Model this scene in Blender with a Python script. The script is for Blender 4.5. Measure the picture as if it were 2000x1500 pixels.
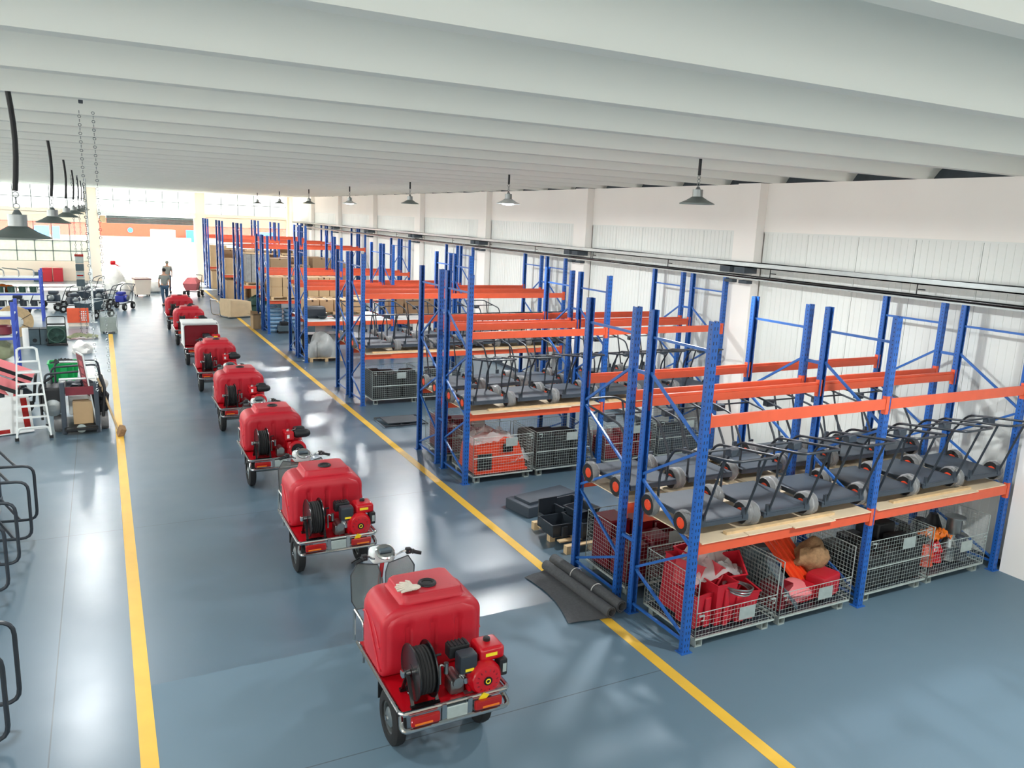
import bpy, bmesh, math, random
from mathutils import Vector, Matrix, Euler, noise
random.seed(7)
S = bpy.context.scene
for o in list(bpy.data.objects): bpy.data.objects.remove(o)
COL = S.collection
PI = math.pi

# ------------------------------------------------------------------ camera
YAW, PITCH, ROLL, F_PX = 0.4825, 0.2041, 0.0427, 1536.5
fw = Vector((math.sin(YAW)*math.cos(PITCH), math.cos(YAW)*math.cos(PITCH), -math.sin(PITCH)))
rt = Vector((math.cos(YAW), -math.sin(YAW), 0)); up = rt.cross(fw)
r2 = math.cos(ROLL)*rt + math.sin(ROLL)*up; u2 = -math.sin(ROLL)*rt + math.cos(ROLL)*up
cam = bpy.data.cameras.new('camera'); cam.sensor_fit = 'HORIZONTAL'; cam.sensor_width = 36.0
cam.lens = 36.0*F_PX/2000.0; cam.clip_end = 400; cam.clip_start = 0.05
camo = bpy.data.objects.new('camera', cam); COL.objects.link(camo)
mw = Matrix((r2, u2, -fw)).transposed().to_4x4(); mw.translation = (0, 0, 4.6)
camo.matrix_world = mw; S.camera = camo

# ------------------------------------------------------------------ world, exposure
W = bpy.data.worlds.new('sky'); S.world = W; W.use_nodes = True
bg = W.node_tree.nodes['Background']; bg.inputs[0].default_value = (0.98, 0.985, 0.965, 1); bg.inputs[1].default_value = 1.5
vs = S.view_settings; vs.view_transform = 'Standard'; vs.look = 'None'; vs.gamma = 1.0; vs.use_curve_mapping = False
vs.exposure = 1.63
LAMP_W = 76.0
sn = bpy.data.lights.new('sun', 'SUN'); sn.energy = 20.0; sn.angle = .02; sn.color = (1.0, .93, .82)
so = bpy.data.objects.new('sun', sn); COL.objects.link(so); so.location = (0, 60, 30)
so.rotation_euler = Vector((.16, -.74, -.66)).to_track_quat('-Z', 'Y').to_euler()
def portal(name, loc, rot, sx, sy):
    l = bpy.data.lights.new(name, 'AREA'); l.shape = 'RECTANGLE'; l.size = sx; l.size_y = sy; l.cycles.is_portal = True
    o = bpy.data.objects.new(name, l); COL.objects.link(o); o.location = loc; o.rotation_euler = rot
portal('window_portal', (-0.8, 54.25, 2.8), (-PI/2, 0, 0), 25, 5.6)
portal('window_portal', (-13.25, 25, 3.4), (0, -PI/2, 0), 4.2, 57)
portal('window_portal', (-0.8, -4.25, 4.2), (PI/2, 0, 0), 25, 2.2)

# ------------------------------------------------------------------ materials
def lin(c): return tuple(((x/255)/12.92 if x/255 <= .04045 else ((x/255+.055)/1.055)**2.4) for x in c)
MATS = {}
def mat(name, rgb, rough=.5, metal=0., var=.08, scale=6., bump=0., bscale=40., alpha=1., spec=.5, coat=0., trans=0.):
    m = bpy.data.materials.new(name); m.use_nodes = True; nt = m.node_tree; b = nt.nodes['Principled BSDF']
    c = lin(rgb)
    tc = nt.nodes.new('ShaderNodeTexCoord'); nz = nt.nodes.new('ShaderNodeTexNoise')
    nz.inputs['Scale'].default_value = scale; nz.inputs['Detail'].default_value = 4; nt.links.new(tc.outputs['Object'], nz.inputs['Vector'])
    rp = nt.nodes.new('ShaderNodeValToRGB'); rp.color_ramp.elements[0].position = .3; rp.color_ramp.elements[1].position = .7
    rp.color_ramp.elements[0].color = (*[x*(1-var) for x in c], 1); rp.color_ramp.elements[1].color = (*[min(1, x*(1+var)) for x in c], 1)
    nt.links.new(nz.outputs['Fac'], rp.inputs[0]); nt.links.new(rp.outputs[0], b.inputs['Base Color'])
    b.inputs['Roughness'].default_value = rough; b.inputs['Metallic'].default_value = metal
    b.inputs['Specular IOR Level'].default_value = spec; b.inputs['Alpha'].default_value = alpha
    b.inputs['Coat Weight'].default_value = coat; b.inputs['Transmission Weight'].default_value = trans
    if bump:
        n2 = nt.nodes.new('ShaderNodeTexNoise'); n2.inputs['Scale'].default_value = bscale; n2.inputs['Detail'].default_value = 3
        nt.links.new(tc.outputs['Object'], n2.inputs['Vector'])
        bp = nt.nodes.new('ShaderNodeBump'); bp.inputs['Strength'].default_value = bump; bp.inputs['Distance'].default_value = .02
        nt.links.new(n2.outputs['Fac'], bp.inputs['Height']); nt.links.new(bp.outputs[0], b.inputs['Normal'])
    MATS[name] = m
    return m
def glow(name, rgb, s):
    m = bpy.data.materials.new(name); m.use_nodes = True; b = m.node_tree.nodes['Principled BSDF']
    b.inputs['Base Color'].default_value = (.9, .9, .9, 1); b.inputs['Emission Color'].default_value = (*lin(rgb), 1); b.inputs['Emission Strength'].default_value = s
    MATS[name] = m
mat('ceiling', (236, 239, 231), .85, var=.015, scale=.6)
mat('plaster', (244, 241, 235), .85, var=.015, scale=.8)
mat('beige', (236, 222, 206), .85, var=.02, scale=.8)
mat('white_panel', (224, 228, 223), .42, var=.02, scale=1.2)
mat('white', (236, 238, 236), .5, var=.03)
mat('white_paint', (222, 228, 226), .4, var=.04)
mat('dark_grey', (70, 78, 84), .9, var=.15)
mat('yellow_paint', (226, 180, 62), .45, var=.06, scale=3)
mat('orange', (222, 92, 58), .42, var=.05)
mat('orange_plastic', (222, 66, 22), .5, var=.06)
mat('red_plastic', (184, 28, 44), .42, var=.05, scale=3, bump=.05, bscale=120)
mat('red_gloss', (186, 10, 26), .22, var=.04, coat=.4)
mat('dark_red', (112, 12, 26), .3, var=.08)
mat('maroon', (120, 40, 52), .5, var=.08)
mat('pink', (222, 120, 124), .5, var=.06)
mat('black_gloss', (16, 18, 20), .25, var=.1)
mat('black', (22, 25, 28), .55, var=.15)
mat('rubber', (24, 25, 26), .75, var=.15)
mat('charcoal', (58, 68, 78), .5, var=.06)
mat('charcoal_dark', (40, 48, 56), .45, var=.08)
mat('grey_box', (70, 88, 96), .5, var=.06)
mat('grey_felt', (84, 86, 88), .95, var=.12, scale=30, bump=.3, bscale=120)
mat('steel', (150, 156, 156), .35, .9, var=.06)
mat('chrome', (190, 192, 192), .16, 1., var=.03)
mat('zinc', (172, 184, 180), .45, .3, var=.08, scale=12)
mat('wood', (206, 178, 136), .7, var=.12, scale=9)
mat('plywood', (226, 206, 174), .6, var=.06, scale=3)
mat('carton', (186, 158, 120), .8, var=.05, scale=3)
mat('carton_dark', (150, 124, 94), .8, var=.05, scale=3)
mat('kraft', (206, 182, 146), .75, var=.06, scale=4, bump=.25, bscale=9)
mat('tape', (70, 48, 28), .4)
mat('burlap', (150, 118, 84), .95, var=.2, scale=20, bump=.4, bscale=60)
mat('clear_wrap', (236, 238, 238), .12, alpha=.22, bump=.6, bscale=14)
mat('film', (225, 230, 228), .15, alpha=.42, bump=.7, bscale=7)
mat('smoked', (120, 130, 128), .12, alpha=.55)
mat('white_bag', (232, 230, 224), .6, bump=.4, bscale=10)
mat('tail_red', (158, 16, 12), .15, var=.1, coat=.5)
mat('amber', (214, 110, 34), .2)
mat('yellow_label', (240, 216, 40), .5)
mat('green_plastic', (10, 168, 84), .4)
mat('green_dark', (38, 72, 62), .5)
mat('tarp', (150, 156, 124), .9, var=.15, bump=.5, bscale=12)
mat('blue_shelf', (66, 90, 190), .45)
mat('blue_tyre', (116, 156, 188), .6, var=.08)
mat('blue_engine', (40, 52, 150), .4)
mat('shirt_grey', (138, 142, 136), .9)
mat('trousers_blue', (58, 82, 104), .9)
mat('skin', (196, 150, 124), .6)
mat('hair', (28, 24, 22), .8)
mat('grey_wrap', (150, 152, 150), .45, var=.15, scale=8, bump=.5, bscale=12)
mat('shutter_grey', (96, 110, 108), .5)
mat('fascia', (214, 62, 36), .5)
mat('sign_blue', (40, 130, 220), .4)
mat('outside_ground', (200, 198, 192), .9)
mat('outside_wall', (238, 232, 214), .8)
mat('frosted', (206, 212, 204), .55, alpha=.8)
mat('glass', (240, 250, 250), .05, alpha=.1)
mat('glove', (214, 206, 190), .95, bump=.5, bscale=80)
mat('shade_dark', (124, 134, 130), .4, .2)
glow('lamp_glow', (235, 245, 255), 6.0)
glow('lamp_face', (235, 245, 255), 2.2)

def nodes_of(m): return m.node_tree, m.node_tree.nodes, m.node_tree.links
def math_node(nt, op, a, b=None, c=None):
    n = nt.nodes.new('ShaderNodeMath'); n.operation = op
    for i, x in enumerate((a, b, c)):
        if x is None: continue
        if isinstance(x, (int, float)): n.inputs[i].default_value = x
        else: nt.links.new(x, n.inputs[i])
    return n.outputs[0]
def make_post_mat():
    m = mat('blue_steel', (32, 92, 172), .38, var=.05); nt, N, L = nodes_of(m); b = N['Principled BSDF']
    tc = [n for n in N if n.type == 'TEX_COORD'][0]; sp = N.new('ShaderNodeSeparateXYZ'); L.new(tc.outputs['Object'], sp.inputs[0])
    base = b.inputs['Base Color'].links[0].from_socket
    zz = math_node(nt, 'FRACT', math_node(nt, 'MULTIPLY', sp.outputs['Z'], 1/.075))
    slot = math_node(nt, 'LESS_THAN', zz, .45)
    ax = math_node(nt, 'ABSOLUTE', sp.outputs['X']); dx = math_node(nt, 'ABSOLUTE', math_node(nt, 'SUBTRACT', ax, .019))
    inx = math_node(nt, 'LESS_THAN', dx, .0055)
    z2 = math_node(nt, 'FRACT', math_node(nt, 'MULTIPLY', sp.outputs['Z'], 1/.05)); s2 = math_node(nt, 'LESS_THAN', z2, .3)
    iny = math_node(nt, 'LESS_THAN', math_node(nt, 'ABSOLUTE', math_node(nt, 'ADD', sp.outputs['Y'], .008)), .006)
    edge = math_node(nt, 'GREATER_THAN', ax, .042)
    k = math_node(nt, 'MAXIMUM', math_node(nt, 'MULTIPLY', slot, inx), math_node(nt, 'MULTIPLY', math_node(nt, 'MULTIPLY', s2, iny), edge))
    mx = N.new('ShaderNodeMix'); mx.data_type = 'RGBA'; L.new(k, mx.inputs[0]); L.new(base, mx.inputs[6]); mx.inputs[7].default_value = (.006, .012, .03, 1)
    L.new(mx.outputs[2], b.inputs['Base Color'])
make_post_mat()
mat('blue_brace', (40, 98, 174), .35, var=.05)

def make_floor_mat():
    m = bpy.data.materials.new('floor_paint'); m.use_nodes = True; nt, N, L = nodes_of(m); b = N['Principled BSDF']; MATS['floor'] = m
    tc = N.new('ShaderNodeTexCoord'); sp = N.new('ShaderNodeSeparateXYZ'); L.new(tc.outputs['Object'], sp.inputs[0])
    n1 = N.new('ShaderNodeTexNoise'); n1.inputs['Scale'].default_value = .45; n1.inputs['Detail'].default_value = 5; L.new(tc.outputs['Object'], n1.inputs['Vector'])
    n2 = N.new('ShaderNodeTexNoise'); n2.inputs['Scale'].default_value = 3.5; n2.inputs['Detail'].default_value = 6; L.new(tc.outputs['Object'], n2.inputs['Vector'])
    r1 = N.new('ShaderNodeValToRGB'); L.new(n1.outputs['Fac'], r1.inputs[0])
    r1.color_ramp.elements[0].position = .3; r1.color_ramp.elements[1].position = .7
    r1.color_ramp.elements[0].color = (*lin((80, 103, 118)), 1); r1.color_ramp.elements[1].color = (*lin((90, 112, 126)), 1)
    # freshly painted, flatter blue coat over the near bay
    fresh = math_node(nt, 'LESS_THAN', math_node(nt, 'ADD', sp.outputs['Y'], math_node(nt, 'MULTIPLY', n2.outputs['Fac'], .08)), 7.75)
    fresh = math_node(nt, 'MULTIPLY', fresh, math_node(nt, 'GREATER_THAN', sp.outputs['X'], .19))
    mx = N.new('ShaderNodeMix'); mx.data_type = 'RGBA'; L.new(fresh, mx.inputs[0]); L.new(r1.outputs[0], mx.inputs[6]); mx.inputs[7].default_value = (*lin((92, 117, 132)), 1)
    # saw cut joints
    j1 = math_node(nt, 'LESS_THAN', math_node(nt, 'ABSOLUTE', math_node(nt, 'SUBTRACT', math_node(nt, 'FRACT', math_node(nt, 'DIVIDE', math_node(nt, 'ADD', sp.outputs['Y'], .15), 6.12)), .5)), .0011)
    j1 = math_node(nt, 'MULTIPLY', j1, 0.0)
    ja = math_node(nt, 'LESS_THAN', math_node(nt, 'ABSOLUTE', math_node(nt, 'SUBTRACT', math_node(nt, 'FRACT', math_node(nt, 'ADD', math_node(nt, 'DIVIDE', math_node(nt, 'SUBTRACT', sp.outputs['Y'], 5.92), 6.1), .5)), .5)), .0010)
    jb = math_node(nt, 'LESS_THAN', math_node(nt, 'ABSOLUTE', math_node(nt, 'ADD', sp.outputs['X'], .635)), .006)
    ja = math_node(nt, 'MULTIPLY', ja, math_node(nt, 'LESS_THAN', sp.outputs['X'], 5.05))
    jj = math_node(nt, 'MAXIMUM', ja, jb)
    m2 = N.new('ShaderNodeMix'); m2.data_type = 'RGBA'; L.new(math_node(nt, 'MULTIPLY', jj, .6), m2.inputs[0]); L.new(mx.outputs[2], m2.inputs[6]); m2.inputs[7].default_value = (.02, .026, .03, 1)
    L.new(m2.outputs[2], b.inputs['Base Color'])
    rr = math_node(nt, 'ADD', math_node(nt, 'MULTIPLY', n1.outputs['Fac'], .12), .22)
    n3 = N.new('ShaderNodeTexNoise'); n3.inputs['Scale'].default_value = 1.7; n3.inputs['Detail'].default_value = 3; L.new(tc.outputs['Object'], n3.inputs['Vector'])
    rr = math_node(nt, 'ADD', rr, math_node(nt, 'MULTIPLY', n3.outputs['Fac'], .16))
    rf = math_node(nt, 'ADD', rr, math_node(nt, 'MULTIPLY', fresh, .22)); L.new(rf, b.inputs['Roughness'])
    b.inputs['Specular IOR Level'].default_value = .7; L.new(math_node(nt, 'MULTIPLY', math_node(nt, 'SUBTRACT', 1.0, fresh), .5), b.inputs['Coat Weight']); b.inputs['Coat Roughness'].default_value = .26
    bp = N.new('ShaderNodeBump'); bp.inputs['Strength'].default_value = .012; bp.inputs['Distance'].default_value = .01
    L.new(n3.outputs['Fac'], bp.inputs['Height']); L.new(bp.outputs[0], b.inputs['Normal'])
make_floor_mat()

# ------------------------------------------------------------------ mesh helpers
def ring_dirs(d):
    d = d.normalized(); a = Vector((0, 0, 1)) if abs(d.z) < .9 else Vector((1, 0, 0))
    u = d.cross(a).normalized(); return u, u.cross(d).normalized()
def fil(pts, rad, k=4, closed=False):
    P = [Vector(p) for p in pts]; n = len(P); out = []
    for i, p in enumerate(P):
        if not closed and i in (0, n-1): out.append(p); continue
        a, c = P[i-1], P[(i+1) % n]; d1 = (a-p); d2 = (c-p)
        r = min(rad, d1.length*.48, d2.length*.48); s = p+d1.normalized()*r; e = p+d2.normalized()*r
        for j in range(k+1):
            t = j/k; out.append((1-t)**2*s + 2*t*(1-t)*p + t*t*e)
    return out
class MB:
    def __init__(s): s.v = []; s.f = []; s.sm = []; s.wn = False; s.M = Matrix.Identity(4)
    def add(s, vs, fs, sm=False):
        o = len(s.v); s.v += [tuple(s.M @ Vector(p)) for p in vs]; s.f += [tuple(i+o for i in f) for f in fs]; s.sm += [sm]*len(fs); return s
    def box(s, x0, x1, y0, y1, z0, z1):
        v = [(x, y, z) for z in (z0, z1) for y in (y0, y1) for x in (x0, x1)]
        return s.add(v, [(0, 2, 3, 1), (4, 5, 7, 6), (0, 1, 5, 4), (2, 6, 7, 3), (0, 4, 6, 2), (1, 3, 7, 5)])
    def rbox(s, x0, x1, y0, y1, z0, z1, r=.02, seg=2, taper=1.):
        s.wn = True; bm = bmesh.new(); bmesh.ops.create_cube(bm, size=1)
        for v in bm.verts:
            k = taper if v.co.z > 0 else 1
            v.co = Vector(((x0+x1)/2+v.co.x*(x1-x0)*k, (y0+y1)/2+v.co.y*(y1-y0)*k, (z0+z1)/2+v.co.z*(z1-z0)))
        bmesh.ops.bevel(bm, geom=list(bm.edges), offset=r, segments=seg, profile=.5, affect='EDGES', clamp_overlap=True)
        bm.verts.index_update(); s.add([v.co.copy() for v in bm.verts], [[v.index for v in f.verts] for f in bm.faces], True); bm.free(); return s
    def bar(s, p0, p1, w, h, upv=None):
        p0, p1 = Vector(p0), Vector(p1); d = (p1-p0).normalized()
        if upv is None: u, v = ring_dirs(d)
        else:
            v = Vector(upv); u = d.cross(v).normalized(); v = u.cross(d).normalized()
        vs = [p+u*a*w/2+v*b*h/2 for p in (p0, p1) for a, b in ((-1, -1), (1, -1), (1, 1), (-1, 1))]
        return s.add(vs, [(3, 2, 1, 0), (4, 5, 6, 7), (0, 1, 5, 4), (1, 2, 6, 5), (2, 3, 7, 6), (3, 0, 4, 7)])
    def tube(s, pts, r, n=8, closed=False):
        P = [Vector(p) for p in pts]; m = len(P); vs = []; u = None
        rs = r if isinstance(r, (list, tuple)) else [r]*m
        for i in range(m):
            if closed: d = P[(i+1) % m]-P[i-1]
            else: d = P[min(i+1, m-1)]-P[max(i-1, 0)]
            d = d.normalized()
            if u is None: u = ring_dirs(d)[0]; w = d.cross(u)
            else: u = (u-d*u.dot(d)).normalized(); w = d.cross(u)
            vs += [P[i]+(u*math.cos(2*PI*j/n)+w*math.sin(2*PI*j/n))*rs[i] for j in range(n)]
        fs = []
        for i in range(m if closed else m-1):
            k = (i+1) % m
            fs += [(i*n+j, i*n+(j+1) % n, k*n+(j+1) % n, k*n+j) for j in range(n)]
        if not closed: fs += [tuple(range(n))[::-1], tuple((m-1)*n+j for j in range(n))]
        return s.add(vs, fs, True)
    def cyl(s, p0, p1, r, r1=None, n=16): return s.tube([p0, p1], [r, r if r1 is None else r1], n)
    def lathe(s, prof, org=(0, 0, 0), axis=(0, 0, 1), n=20, cap=True):
        a = Vector(axis).normalized(); u, w = ring_dirs(a); o = Vector(org); vs = []
        for r, h in prof: vs += [o+a*h+(u*math.cos(2*PI*j/n)+w*math.sin(2*PI*j/n))*r for j in range(n)]
        fs = []
        for i in range(len(prof)-1): fs += [(i*n+j, (i+1)*n+j, (i+1)*n+(j+1) % n, i*n+(j+1) % n) for j in range(n)]
        if cap: fs += [tuple(range(n)), tuple((len(prof)-1)*n+j for j in range(n))[::-1]]
        return s.add(vs, fs, True)
    def prism(s, poly, d0, d1, ax='z'):
        k = len(poly)
        def P(p, d): return {'z': (p[0], p[1], d), 'y': (p[0], d, p[1]), 'x': (d, p[0], p[1])}[ax]
        vs = [P(p, d0) for p in poly]+[P(p, d1) for p in poly]
        fs = [tuple(range(k))[::-1], tuple(range(k, 2*k))]+[(i, (i+1) % k, k+(i+1) % k, k+i) for i in range(k)]
        return s.add(vs, fs)
    def torus(s, c, R, r, axis=(0, 0, 1), n=24, m=8):
        a = Vector(axis).normalized(); u, w = ring_dirs(a)
        return s.tube([Vector(c)+(u*math.cos(2*PI*j/n)+w*math.sin(2*PI*j/n))*R for j in range(n)], r, m, True)
    def loft(s, rings):
        s.wn = True; n = len(rings[0]); vs = [p for r in rings for p in r]
        fs = [(i*n+j, i*n+(j+1) % n, (i+1)*n+(j+1) % n, (i+1)*n+j) for i in range(len(rings)-1) for j in range(n)]
        fs += [tuple(range(n))[::-1], tuple((len(rings)-1)*n+j for j in range(n))]
        return s.add(vs, fs, True)
    def lump(s, c, rad, seed=0, amp=.25, freq=2., sub=3, flat=None):
        bm = bmesh.new(); bmesh.ops.create_icosphere(bm, subdivisions=sub, radius=1)
        for v in bm.verts:
            k = 1+amp*noise.noise(v.co*freq+Vector((seed*3.1, seed*1.7, seed)))
            p = Vector((v.co.x*rad[0]*k, v.co.y*rad[1]*k, v.co.z*rad[2]*k))+Vector(c)
            if flat is not None and p.z < flat: p.z = flat
            v.co = p
        bm.verts.index_update(); s.add([v.co.copy() for v in bm.verts], [[v.index for v in f.verts] for f in bm.faces], True); bm.free(); return s
    def mesh(s, name, m):
        me = bpy.data.meshes.new(name); me.from_pydata(s.v, [], s.f); me.validate(); me.update()
        bm = bmesh.new(); bm.from_mesh(me); bmesh.ops.recalc_face_normals(bm, faces=list(bm.faces)); bm.to_mesh(me); bm.free()
        if len(me.polygons) == len(s.sm): me.polygons.foreach_set('use_smooth', s.sm)
        me.set_sharp_from_angle(angle=math.radians(38))
        me.materials.append(MATS[m]); return me
def obj(name, me, parent=None, loc=(0, 0, 0), rot=(0, 0, 0), label=None):
    o = bpy.data.objects.new(name, me); COL.objects.link(o); o.parent = parent; o.location = loc; o.rotation_euler = rot
    if label: o['label'] = label
    return o
def part(name, mb, m, parent, loc=(0, 0, 0), rot=(0, 0, 0), label=None, kind=None):
    o = obj(name, mb.mesh(name, m), parent, loc, rot, label)
    if kind: o['kind'] = kind
    if mb.wn:
        w = o.modifiers.new('weighted_normal', 'WEIGHTED_NORMAL'); w.keep_sharp = True
    return o
def tag(o, label, cat, group=None):
    o['label'] = label; o['category'] = cat
    if group: o['group'] = group
    return o
def thing(name, label, cat, loc=(0, 0, 0), rz=0., group=None, rot=None):
    o = bpy.data.objects.new(name, None); COL.objects.link(o); o.location = loc; o.rotation_euler = rot or (0, 0, rz); o.empty_display_size = .1
    return tag(o, label, cat, group)
def struct(name, mb, m, parent=None, loc=(0, 0, 0)):
    o = part(name, mb, m, parent, loc)
    if parent is None: o['kind'] = 'structure'
    return o
def copy_tree(o, parent=None):
    c = o.copy(); COL.objects.link(c); c.parent = parent
    for ch in list(o.children): copy_tree(ch, c)
    return c
def dup(o, loc, rz=0., label=None, group=None, rot=None):
    c = copy_tree(o); c.location = loc; c.rotation_euler = rot or (0, 0, rz)
    if label: c['label'] = label
    if group: c['group'] = group
    return c
ORD = ['first', 'second', 'third', 'fourth', 'fifth', 'sixth', 'seventh', 'eighth', 'ninth', 'tenth']

# ------------------------------------------------------------------ the hall
XL, XR, YF, YB, ZC = -13.2, 11.35, -4.2, 54.2, 5.5
BAY0, BAY = 11.8, 6.05
struct('floor', MB().box(XL-.3, XR+.3, YF-.3, YB+.1, -.2, 0), 'floor')
struct('trim_1', MB().box(.05, .19, 3.0, 31.6, .0005, .003), 'yellow_paint')
struct('trim_2', MB().box(5.03, 5.17, 3.0, 48, .0005, .003), 'yellow_paint')
# ceiling: shallow vaulted slabs meeting in narrow flat ribs
def vault():
    b = MB(); n = 14; P = 1.508; h = .075; H = .4; x0, x1 = XL, XR+.155
    prof = [(-h, 0.), (h, 0.)]
    for i in range(1, n):
        t = i/n; prof.append((h+(P-2*h)*t, H*math.sin(PI*t)**.75))
    prof.append((P-h, 0.))
    vs = [(x0, y, z) for y, z in prof]+[(x1, y, z) for y, z in prof]; k = len(prof)
    fs = [(i, i+1, k+i+1, k+i) for i in range(k-1)]
    b.add(vs, fs, True); b.v += [(x0, -h, .55), (x0, P-h, .55), (x1, -h, .55), (x1, P-h, .55)]
    o = 2*k; b.f.append((o, o+1, o+3, o+2)); b.sm.append(False); return b
vm = vault().mesh('vault_slab', 'ceiling')
ceil = struct('ceiling', MB().box(XL, XR+.8, YF-.2, YB+.3, 6.1, 6.3), 'ceiling')
k0 = math.floor((YF-8.3)/1.508)
for k in range(k0, 31):
    y = 8.3+1.508*k
    if y > YB-1.3: break
    obj('vault_slab', vm, ceil, (0, y, ZC))
wr = struct('wall_right', MB().box(XR, XR+.15, YF, YB, 4.6, ZC).box(XR+.06, XR+.15, YF, YB, 0, 4.6), 'plaster')
part('dark_void_plate', MB().box(XR+.16, XR+.24, YF, YB, 5.38, 6.1), 'dark_grey', wr)  # dark plate standing in for the shade of the recess above the wall
cm = MB().box(-.2, 0, -.3, .3, 0, ZC).mesh('column', 'plaster')
def panel_mesh(w):
    b = MB(); b.box(-.0, .05, .004, w-.004, 0, 4.6)
    n = int(w/.11)
    for i in range(n): b.box(-.004, 0, (i+.2)*w/n, (i+.62)*w/n, 0, 4.58)
    b.box(-.02, .05, 0, w, 4.575, 4.6)
    return b.mesh('panel', 'white_panel')
pm = panel_mesh((BAY-.66)/5)
for k in range(-3, 8):
    yc = BAY0+BAY*k
    if YF < yc < YB: obj('column', cm, wr, (XR, yc, 0))
    for i in range(5):
        y = yc+.33+i*(BAY-.66)/5
        if YF < y < YB-1: obj('panel', pm, wr, (XR, y, 0))
b = MB().box(XR-.015, XR, YF, YB, 0, .09); struct('baseboard_right', b, 'charcoal')
# back wall: columns, beams, glazing and the shutter doorway
wb = struct('wall_back', MB().box(XL, XR, YB-.0, YB+.25, 4.0, 4.2).box(XL, -.1, YB, YB+.25, 0, 1.15).box(5.35, XR, YB, YB+.25, 0, 1.15).box(XL, -.1, YB, YB+.25, 3.45, 4.02).box(5.35, XR, YB, YB+.25, 3.45, 4.02).box(XL, XR, YB, YB+.25, 5.56, 6.1), 'beige')
cb = MB().box(-.3, .3, -.25, .2, 0, 5.6).mesh('column', 'beige')
for x in (-12.6, -6.5, -.42, 5.63, 11.3): obj('column', cb, wb, (x, YB, 0))
def glazing(idx, x0, x1, z0, z1, nx, zs, pane='glass', zsplit=None):
    fr = MB(); t = .022
    for i in range(nx+1):
        x = x0+(x1-x0)*i/nx; fr.box(x-t, x+t, -.03, .03, z0, z1)
    for z in [z0]+zs+[z1]: fr.box(x0, x1, -.03, .03, z-t, z+t)
    w = struct('window_%d' % idx, fr, 'shutter_grey', None, (0, YB+.12, 0))
    zz = [z0]+zs+[z1]; pw = (x1-x0)/nx
    for j in range(len(zz)-1):
        pmn = 'frosted' if zsplit and zz[j+1] <= zsplit+.01 else pane
        me = MB().box(.02, pw-.02, -.004, .004, zz[j]+.02, zz[j+1]-.02).mesh('pane', pmn)
        for i in range(nx): obj('pane', me, w, (x0+i*pw, 0, 0))
    return w
glazing(1, -6.2, -.72, 4.2, 5.56, 6, [4.85]); glazing(2, -.12, 5.33, 4.2, 5.56, 6, [4.85]); glazing(3, 5.93, 11.0, 4.2, 5.56, 5, [4.85])
glazing(4, -6.2, -.72, 1.15, 3.45, 6, [1.75, 2.35], zsplit=2.35); glazing(5, 5.93, 11.0, 1.15, 3.45, 5, [2.35])
glazing(6, -12.3, -6.8, 4.2, 5.56, 6, [4.85]); glazing(7, -12.3, -6.8, 1.15, 3.45, 6, [2.35])
# shutter door
d = struct('door_1', MB().box(-.12, -.04, YB-.12, YB+.1, 0, 4.0).box(5.27, 5.35, YB-.12, YB+.1, 0, 4.0), 'beige')
part('shutter_housing', MB().rbox(-.1, 5.35, YB-.5, YB-.02, 3.93, 4.3, .08), 'white_paint', d)
sl = MB().rbox(.35, 5.26, YB+.02, YB+.06, 0, .088, .015, 1).mesh('slat', 'shutter_grey')
for i in range(5): obj('slat', sl, d, (0, 0, 3.47+i*.09))
part('motor_box', MB().rbox(.0, .34, YB-.02, YB+.12, 3.5, 3.9, .03), 'kraft', d)
# side and near walls (outside the frame), glazed alike
wl = struct('wall_left', MB().box(XL-.25, XL, YF, YB, 0, 1.0).box(XL-.25, XL, YF, YB, 5.2, 6.1), 'beige')
cl = MB().box(-.1, .25, -.3, .3, 0, 5.6).mesh('column', 'beige')
for k in range(-2, 8): obj('column', cl, wl, (XL, BAY0+BAY*k, 0))
wf = struct('wall_front', MB().box(XL, XR, YF-.25, YF, 0, 3.2).box(XL, XR, YF-.25, YF, 5.2, 6.1), 'beige')
for x in (-12.6, -6.5, -.42, 5.63, 11.3): obj('column', cb, wf, (x, YF, 0))
wx = MB()
for k in range(-2, 8):
    for i in range(5):
        y = BAY0+BAY*k+.3+i*1.09; wx.box(XL-.15, XL-.1, y-.02, y+.02, 1, 5.2)
wx.box(XL-.15, XL-.1, YF, YB, 3.2, 3.25); struct('window_8', wx, 'white_paint')
wx = MB()
for i in range(23): wx.box(XL+1+i*1.05, XL+1.04+i*1.05, YF-.15, YF-.1, 3.2, 5.2)
struct('window_9', wx.box(XL, XR, YF-.15, YF-.1, 4.2, 4.25), 'white_paint')
# yard and the building opposite
struct('outside_ground', MB().box(-60, 60, YB+.1, 110, -.25, -.02), 'outside_ground')
t = thing('building', 'pale building with orange fascia across the yard, seen through the doorway', 'building', (0, 72, 0))
part('wall', MB().box(-30, 40, 0, 8, -.02, 3.2), 'outside_wall', t)
part('fascia', MB().box(-30, 40, -.6, 0, 2.1, 3.5), 'fascia', t)
for x0, x1 in ((-4.5, -3.5), (-3.3, -2.8), (6.3, 7.3), (12.2, 13.6)): part('window', MB().rbox(x0, x1, -.66, -.6, 1.75, 2.75, .02), 'sign_blue', t)
part('name_board', MB().rbox(3.6, 5.5, -.7, -.6, 2.05, 2.72, .06), 'white', t)
part('round_sign', MB().cyl((2.15, -.68, 2.6), (2.15, -.6, 2.6), .2, n=20), 'sign_blue', t)
part('pillar', MB().box(5.75, 6.6, -1.4, -.9, 0, 2.1), 'outside_wall', t)

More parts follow.
